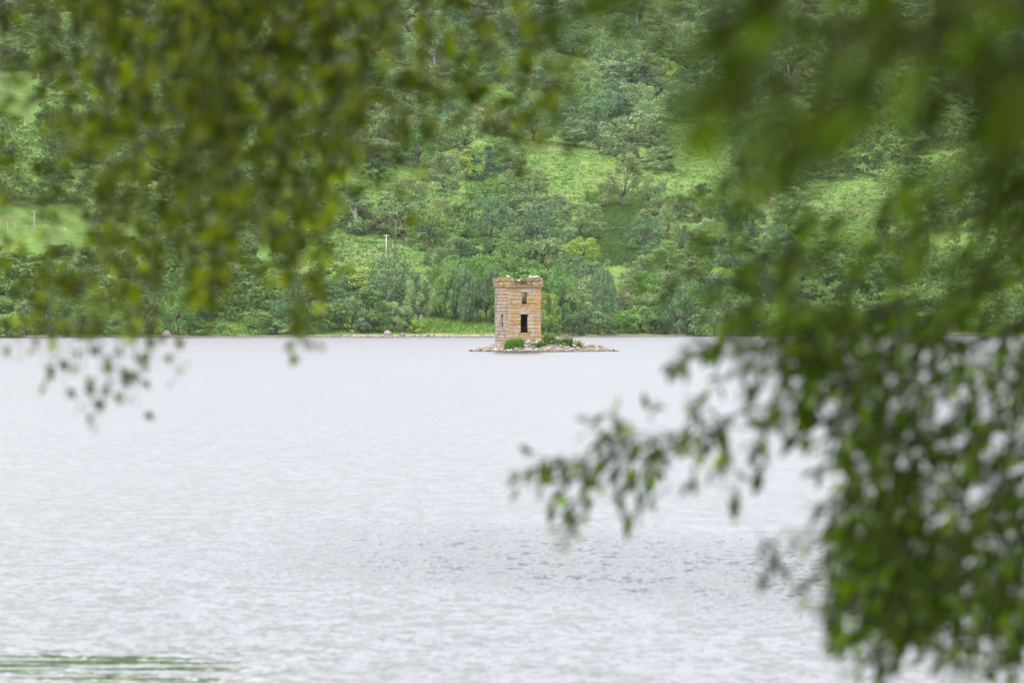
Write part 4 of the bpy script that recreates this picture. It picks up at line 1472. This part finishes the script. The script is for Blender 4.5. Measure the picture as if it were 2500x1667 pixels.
# ---- the birch on the left: long hanging twigs
birch = empty('birch_tree', (-3.6, 11.5, float(bank_z(-3.6, 11.5)) - .1))
tag(birch, 'near weeping birch whose blurred leafy twigs hang down on the left', 'tree', 'near trees framing the view')
b0 = np.array(birch.location)
mb = MB()
trunk_pts = np.array([[0, 0, -.3], [.05, 0, 1.5], [.12, -.1, 3.5], [.1, -.2, 5.8], [.25, -.2, 8.5], [.3, -.2, 10.5]])
mb.tube(trunk_pts, [.24, .2, .17, .14, .08, .03], 10)
obj('trunk', mb.mesh('birch_trunk', True), birch, M['pale_bark'])
ENV = [(-30, 730), (20, 740), (60, 700), (110, 800), (160, 700), (210, 830), (260, 760), (300, 700), (345, 855), (380, 780), (430, 660), (480, 740), (520, 770), (570, 610), (620, 640), (660, 690), (700, 660), (748, 870), (790, 760),
       (830, 560), (860, 470), (905, 470), (975, 570), (1010, 440), (1060, 480), (1110, 380), (1160, 330), (1220, 420), (1255, 455), (1300, 330), (1350, 430), (1390, 260), (1430, 180)]
ex_, ey_ = np.array(ENV).T
limbs = []
for (ax, ay, az), (bx_, by_, bz_) in (((.1, -.1, 3.2), (1.2, -1.2, 4.6)), ((.1, -.2, 4.4), (2.4, -2.2, 5.0)), ((.1, -.2, 5.2), (3.4, -3.0, 5.3)), ((.15, -.2, 4.9), (2.9, .4, 5.2)), ((.12, -.2, 6.2), (4.2, -1.6, 5.9)),
                                       ((.2, -.2, 5.5), (-1.8, -1.5, 6.6)), ((.2, -.2, 7.2), (1.5, 1.8, 8.3))):
    lp = curve((ax, ay, az), (bx_, by_, bz_), .35)
    mb = MB(); mb.tube(lp, np.linspace(.075, .018, len(lp)), 7)
    obj('limb', mb.mesh('birch_limb', True), birch, M['near_bark'])
    limbs.append(lp + b0)
limb_pts = np.vstack(limbs)
bl, tw = [], MB()


def strand(px_t, px_b, y_b, d, y_t=-260, step=.021, ls=(.033, .047), drop=0.0, twig_r=.0016):
    top = at(px_t, y_t, d); bot = at(px_b, y_b, d + rl.normal(0, .12))
    n_ = max(4, int((y_b - y_t) / 90))
    pts = curve(top, bot, 0, n_, rl, .012)
    tw.tube(pts - b0, np.linspace(twig_r * 1.6, twig_r * .6, n_), 3, False)
    near = limb_pts[np.argmin(np.linalg.norm(limb_pts - top, axis=1))]
    tw.tube(curve(near, top, .1, 5, rl, .03) - b0, [.006, .005, .004, .003, twig_r * 1.6], 4, False)
    ln = np.linalg.norm(np.diff(pts, axis=0), axis=1); cum = np.concatenate([[0], np.cumsum(ln)])
    m_ = int(cum[-1] / step)
    for k_ in range(m_):
        if rl.random() < drop: continue
        s = (k_ + rl.random()) * step
        q = np.array([np.interp(s, cum, pts[:, c_]) for c_ in range(3)])
        a = rl.uniform(0, 6.28)
        out = np.array([math.cos(a), math.sin(a), 0])
        pet = rl.uniform(.01, .04)
        q2 = q + out * pet + np.array([0, 0, -pet * .6])
        A = nrm(np.array([out[0] * .45, out[1] * .45, -1.0]) + rl.normal(0, .38, 3))
        N = nrm(out * .8 + np.array([0, 0, .55]) + rl.normal(0, .6, 3))
        bl.append((q2, A, N, rl.uniform(*ls)))


# dense curtain
for _ in range(100):
    px = rl.uniform(-40, 860)
    if rl.random() < .45: px = rl.normal(500, 190)
    px = min(max(px, -60), 870)
    e = float(np.interp(px, ex_, ey_))
    f = rl.random() ** .6
    y = e * (f * .95 + .05) if rl.random() < .8 else e
    if px < 110: y *= rl.uniform(.3, 1.0)
    strand(px + rl.normal(0, 50), px, y, rl.uniform(8.0, 12.3), drop=.2 if px > 110 else .45)
# the hanging tips that show against the water
for px, y in ((120, 800), (205, 828), (258, 790), (350, 860), (372, 800), (470, 770), (515, 800), (745, 872), (760, 850), (722, 845), (700, 700), (640, 660), (800, 790), (835, 690), (325, 820)):
    strand(px - rl.uniform(-40, 60), px, y, rl.uniform(10.5, 12.5), drop=.22)
# thinner strands towards the middle
for px, y, n_ in ((880, 440, 3), (915, 500, 2), (975, 570, 2), (1000, 420, 3), (1060, 440, 2), (1100, 360, 3), (1150, 330, 2), (1205, 390, 3), (1255, 460, 2), (1290, 340, 3), (1345, 420, 2), (1380, 250, 2), (1430, 180, 2), (940, 300, 3), (1030, 260, 3), (1180, 200, 3), (1260, 160, 3)):
    for _ in range(n_):
        strand(px + rl.normal(0, 45), px + rl.normal(0, 16), y * rl.uniform(.75, 1), rl.uniform(7.5, 10.5), drop=.42)
# the last few leaves over the water at the left
for px, y, d in ((130, 945, 12.0), (105, 900, 11.5), (165, 985, 12), (250, 1020, 11), (215, 1035, 11), (318, 940, 12), (335, 1000, 12), (428, 935, 12), (300, 960, 10), (60, 880, 11.5), (90, 860, 12), (125, 925, 12), (180, 900, 11.5), (345, 930, 11.5), (385, 900, 12), (270, 985, 11.5), (45, 850, 12)):
    n0 = len(bl)
    strand(px - rl.uniform(10, 70), px, y, d, y_t=560, step=.028, drop=.3)
# the unseen crown above, thickened with oversized leaves to shade the hanging twigs
ext = shade_canopy(rl, 24000, -2.0, 8.0, 6.9, 5.0, 7.5, 2.2, .17)


def pref_b(P):
    x, y = pix(P)
    iso = np.where(y > 820, 3000 + y, 0) + np.where(x > 840, 1500 + x * .5, 0) + y * .5
    vis = (x > -5) & (x < 2505) & (y > 0) & (y < 1660)
    return np.where(vis, iso, -1e5)


put_leaves(birch, 'birch', M['birch_leaf'], bl, 295, pref_b, ext)
obj('twigs', tw.mesh('birch_twigs'), birch, M['twig'])['kind'] = 'stuff'
print('birch leaves', len(bl))

# ---- the willow on the right
willow = empty('willow_tree', (4.3, 10.8, float(bank_z(4.3, 10.8)) - .1))
tag(willow, 'near willow whose dark narrow leaves fill the right side over the water', 'tree', 'near trees framing the view')
w0_ = np.array(willow.location)
mb = MB(); mb.tube(np.array([[0, 0, -.3], [-.1, 0, 1.0], [-.3, -.1, 2.4], [-.4, -.2, 4.0], [-.3, -.2, 6.5]]), [.3, .24, .2, .16, .05], 10)
obj('trunk', mb.mesh('willow_trunk', True), willow, M['near_bark'])
wl_, wt = [], MB()


def twig(p0, p1, sag=.0, step=.020, ls=(.040, .060), drop=.1, r=.0022, lists=None, mbt=None, base=None, start=0.15, kind=0):
    lists = wl_ if lists is None else lists
    mbt = wt if mbt is None else mbt
    base = w0_ if base is None else base
    pts = curve(p0, p1, sag, 6, rl, .008)
    mbt.tube(pts - base, np.linspace(r * 1.5, r * .5, 6), 3, False)
    d = nrm(pts[-1] - pts[0])
    ln = np.linalg.norm(np.diff(pts, axis=0), axis=1); cum = np.concatenate([[0], np.cumsum(ln)])
    for k_ in range(int(cum[-1] * (1 - start) / step) + 1):
        if rl.random() < drop: continue
        s = min(cum[-1], cum[-1] * start + (k_ + rl.random() * .6) * step)
        q = np.array([np.interp(s, cum, pts[:, c_]) for c_ in range(3)])
        out = nrm(np.cross(d, rl.normal(size=3)))
        A = nrm(d * .75 + out * .8 + np.array([0, 0, -.45]) + rl.normal(0, .2, 3))
        N = nrm(np.array([0, 0, 1.0]) + out * .3 + rl.normal(0, .5, 3))
        lists.append((q + out * .004, A, N, rl.uniform(*ls)))


BR = []


def branch(path, r0=.02, parent=None, base=None, nm='willow_limb'):
    """a limb through picture points (column, row, distance)"""
    parent = willow if parent is None else parent
    base = w0_ if base is None else base
    pts = np.array([at(*p) for p in path])
    # smooth
    s = np.linspace(0, len(pts) - 1, len(pts) * 4)
    pp = np.stack([np.interp(s, np.arange(len(pts)), pts[:, c_]) for c_ in range(3)], -1)
    for _ in range(3): pp[1:-1] = (pp[:-2] + 2 * pp[1:-1] + pp[2:]) / 4
    mb = MB(); mb.tube(pp - base, r0 * np.linspace(1, 0, len(pp)) ** 2.4 + .002, 6)
    obj('limb', mb.mesh(nm, True), parent, M['near_bark'])
    BR.append(pp)
    return pp


TR = (1250 + 3.9 / 10.7 * FPX)
branch([(TR, 500, 10.7), (3300, 560, 10.3), (2700, 700, 9.9), (2300, 880, 9.6), (2060, 935, 9.5), (1960, 965, 9.6), (1800, 1010, 10.2), (1690, 1045, 10.6), (1560, 1090, 10.9), (1400, 1150, 11)], .016)
branch([(TR, 400, 10.7), (3200, 480, 10.4), (2600, 650, 10.2), (2200, 760, 10), (1950, 830, 10), (1800, 860, 10), (1670, 880, 10)], .016)
branch([(TR, 700, 10.7), (3300, 800, 10.2), (2750, 950, 9.6), (2450, 1100, 9.4), (2250, 1250, 9.3), (2130, 1400, 9.3), (2060, 1500, 9.3)], .03)
branch([(TR, 900, 10.7), (3300, 1000, 10.4), (2800, 1150, 10.2), (2500, 1350, 10), (2400, 1500, 10), (2370, 1590, 10)], .028)
branch([(TR, 300, 10.7), (3200, 350, 9.9), (2600, 450, 9.0), (2250, 560, 8.6), (2000, 640, 8.5), (1850, 700, 8.5)], .03)
branch([(TR, 150, 10.7), (3100, 150, 9.4), (2600, 250, 8.0), (2300, 350, 7.2), (2000, 430, 7.0), (1820, 440, 7)], .03)
wb = np.vstack(BR)


def spray(region, n_, dr, ln=(.16, .36), dirs=(-.8, -.2, -.65), **kw):
    """twigs whose middle lies in a region of the picture"""
    lo = np.min(region, 0); hi = np.max(region, 0)
    c_ = 0
    while c_ < n_:
        px, py = rl.uniform(lo[0], hi[0]), rl.uniform(lo[1], hi[1])
        if not inside(region, px, py): continue
        d = rl.uniform(*dr)
        m_ = at(px, py, d)
        L = rl.uniform(*ln)
        v_ = nrm(np.array(dirs) + rl.normal(0, .45, 3))
        twig(m_ - v_ * L / 2, m_ + v_ * L / 2, rl.uniform(0, .03), **kw)
        c_ += 1


# dense lower right mass, thinner towards its edge
spray([(2090, 800), (2560, 780), (2560, 1560), (2370, 1590), (2170, 1560), (2100, 1480), (2090, 1250), (2100, 1100)], 200, (8.6, 11))
spray([(2060, 820), (2180, 800), (2190, 1560), (2060, 1500), (2040, 1420), (2060, 1250), (2070, 1180), (2060, 1000)], 52, (9, 10.8))
spray([(2250, 1350), (2560, 1300), (2560, 1610), (2400, 1640), (2250, 1590)], 20, (9, 10.8))
spray([(2050, 1380), (2300, 1300), (2300, 1560), (2150, 1580)], 44, (9, 10.6))
spray([(2560, 250), (4300, 150), (4300, 1150), (3400, 1450), (2560, 1650)], 520, (9.2, 11.2), ln=(.25, .5))
# middle right, over the far wood
spray([(1830, 560), (2000, 470), (2560, 400), (2560, 830), (2050, 830), (1900, 800), (1830, 700)], 54, (7.5, 10.5))
spray([(1690, 640), (1850, 560), (1900, 830), (1780, 850)], 9, (8.5, 10.5), drop=.35)
spray([(1760, 380), (1960, 330), (1960, 520), (1850, 560), (1790, 470)], 9, (6.5, 8.5), drop=.2)
spray([(1620, 600), (1760, 590), (1720, 650), (1640, 640)], 4, (8.5, 9.5), drop=.4)
spray([(1800, 790), (2100, 780), (2080, 900), (1900, 880)], 34, (9, 10.5))
spray([(1680, 840), (1850, 820), (1850, 890), (1690, 900)], 9, (9.6, 10.4), ln=(.1, .2), drop=.3)
# the arm that reaches left over the water
arm = BR[0]
ax_, ay_ = pix(arm)
for k_ in range(len(arm)):
    if not (1380 < ax_[k_] < 2080): continue
    for _ in range(1 + (k_ % 3 == 0)):
        p0 = arm[k_] + rl.normal(0, .012, 3)
        v_ = nrm(np.array([-.75, rl.normal(0, .5), -.5]) + rl.normal(0, .45, 3))
        L = rl.uniform(.1, .24)
        twig(p0, p0 + v_ * L, .01, drop=.15, start=.05, ls=(.044, .064))
for (xa, ya), (xb, yb), d in (((1560, 1085), (1480, 1000), 10.0), ((1560, 1085), (1430, 1040), 9.9), ((1480, 1110), (1300, 1130), 10.2), ((1420, 1130), (1255, 1180), 10.1), ((1500, 1090), (1400, 1270), 10.0), ((1430, 1200), (1370, 1290), 10.0),
                              ((1530, 1110), (1520, 1270), 10.2), ((1700, 1080), (1690, 1170), 10.0), ((1780, 1060), (1750, 1160), 9.9), ((1640, 1060), (1590, 1180), 10.1), ((1780, 1180), (1782, 1240), 10.3),
                              ((1930, 1290), (1860, 1400), 9.6), ((1960, 1370), (1870, 1420), 9.6), ((1850, 1300), (1880, 1350), 9.7), ((1780, 1040), (1950, 1060), 9.9), ((1640, 1190), (1540, 1260), 10.1), ((1500, 1040), (1495, 1000), 10), ((1590, 1030), (1585, 990), 10.1),
                              ((1740, 870), (1640, 880), 10.1), ((1540, 1100), (1440, 1220), 10.0), ((1470, 1120), (1330, 1240), 10.0), ((1440, 1230), (1390, 1330), 10.0), ((1600, 1080), (1560, 1200), 10.0), ((1390, 1140), (1270, 1150), 10.0), ((1560, 1090), (1440, 1080), 10.0), ((1690, 1050), (1610, 1110), 10.0), ((1460, 1060), (1410, 1010), 10.0), ((1760, 1030), (1680, 960), 10.0), ((1790, 900), (1690, 1000), 10.0)):
    twig(at(xa, ya, d + (.9 if xa < 1700 else 0)), at(xb, yb + 12, d + (.9 if xa < 1700 else 0) + rl.normal(0, .1)), .015, step=.024, drop=.15, start=.2, ls=(.044, .064))
ext = shade_canopy(rl, 30000, 3.0, 8.6, 6.0, 3.6, 5.4, 2.0, .2)  # unseen crown, its leaves oversized to block skylight from above


def pref_w(P):
    x, y = pix(P)
    iso = np.where((y > 830) & (x < 2060), 6000 - x, 0) + np.where(x < 1900, 1000, 0) + (2500 - x) * .5
    vis = (x > 0) & (x < 2500) & (y > 0) & (y < 1667)
    return np.where(vis, iso, -1e5)


put_leaves(willow, 'willow', M['willow_leaf'], wl_, 295, pref_w, ext)
obj('twigs', wt.mesh('willow_twigs'), willow, M['twig'])['kind'] = 'stuff'
print('willow leaves', len(wl_))

# ---- the nearest tree: its leaves hang just before the lens at the upper right
near = empty('sallow_tree', (1.75, 2.9, float(bank_z(1.75, 2.9)) - .1))
tag(near, 'nearest tree with a strongly blurred leafy bough in the upper right corner', 'tree', 'near trees framing the view')
n0_ = np.array(near.location)
mb = MB(); mb.tube(np.array([[0, 0, -.3], [0, 0, .8], [.05, .05, 1.8], [.1, .05, 3.0], [.05, 0, 4.6]]), [.13, .11, .09, .07, .03], 9)
obj('trunk', mb.mesh('sallow_trunk', True), near, M['near_bark'])
nl_, nt = [], MB()
tx = 1250 + 1.8 / 2.95 * FPX
branch([(tx, -400, 2.95), (4800, -500, 2.95), (3400, -350, 2.95), (2600, -150, 2.9), (2250, 40, 2.85), (2000, 160, 2.8), (1800, 240, 2.8)], .009, near, n0_, 'sallow_limb')
branch([(tx, -900, 2.95), (5000, -900, 3.1), (3600, -500, 3.3), (2700, 0, 3.4), (2400, 250, 3.4), (2150, 330, 3.4), (1980, 380, 3.4)], .009, near, n0_, 'sallow_limb')
branch([(tx, -1200, 2.95), (4800, -1200, 3.6), (3300, -800, 4.2), (2400, -300, 4.6), (2000, -60, 4.7), (1700, 40, 4.8)], .011, near, n0_, 'sallow_limb')
kw = dict(lists=nl_, mbt=nt, base=n0_, step=.020, ls=(.038, .058))
spray([(1760, -120), (2600, -200), (2600, 330), (2250, 400), (2000, 340), (1850, 240), (1770, 60)], 28, (2.8, 4.2), (.10, .24), drop=.15, **kw)
spray([(1560, -150), (2500, -150), (2500, 180), (1800, 180), (1700, 130), (1600, 60)], 32, (3.8, 5.6), (.12, .26), drop=.15, **kw)
spray([(2300, 300), (2600, 260), (2600, 560), (2380, 520)], 6, (2.6, 3.6), (.1, .2), drop=.2, **kw)
spray([(2600, -900), (5200, -1300), (5200, -300), (2600, 300)], 160, (2.7, 3.6), (.15, .3), drop=.1, **kw)
spray([(1420, -140), (1680, -140), (1640, 60), (1460, 40)], 6, (4.2, 5.6), (.1, .2), drop=.4, **kw)
spray([(1720, 200), (1900, 200), (1880, 330), (1760, 300)], 5, (3.6, 5.0), (.1, .18), drop=.2, **kw)
ext = shade_canopy(rl, 30000, 0.8, 0.2, 5.0, 4.8, 6.0, 1.4, .2, 110)  # unseen crown, widened behind the camera to darken the near leaves
put_leaves(near, 'willow', M['near_leaf'], nl_, 200, pref_w, ext)
obj('twigs', nt.mesh('sallow_twigs'), near, M['twig'])['kind'] = 'stuff'
print('near leaves', len(nl_))

# ------------------------------------------------------------------ haze
HAZE = 0.000022
if HAZE > 0:
    mb = MB()
    z0, z1 = -8.0, 330.0
    mb.box((0, 1450, (z0 + z1) / 2), (3200, 3200, z1 - z0))
    hz = obj('haze', mb.mesh('haze'), None)
    tag(hz, 'thin pale haze over the lake and hillside', None, None, 'stuff')
    m, n, l = new_mat('haze')
    pv = node(n, 'ShaderNodeVolumePrincipled')
    pv.inputs['Color'].default_value = (0.92, 0.95, 1.0, 1)
    pv.inputs['Density'].default_value = HAZE
    pv.inputs['Anisotropy'].default_value = 0.2
    o = node(n, 'ShaderNodeOutputMaterial')
    l.new(pv.outputs[0], o.inputs['Volume'])
    hz.data.materials.append(m)
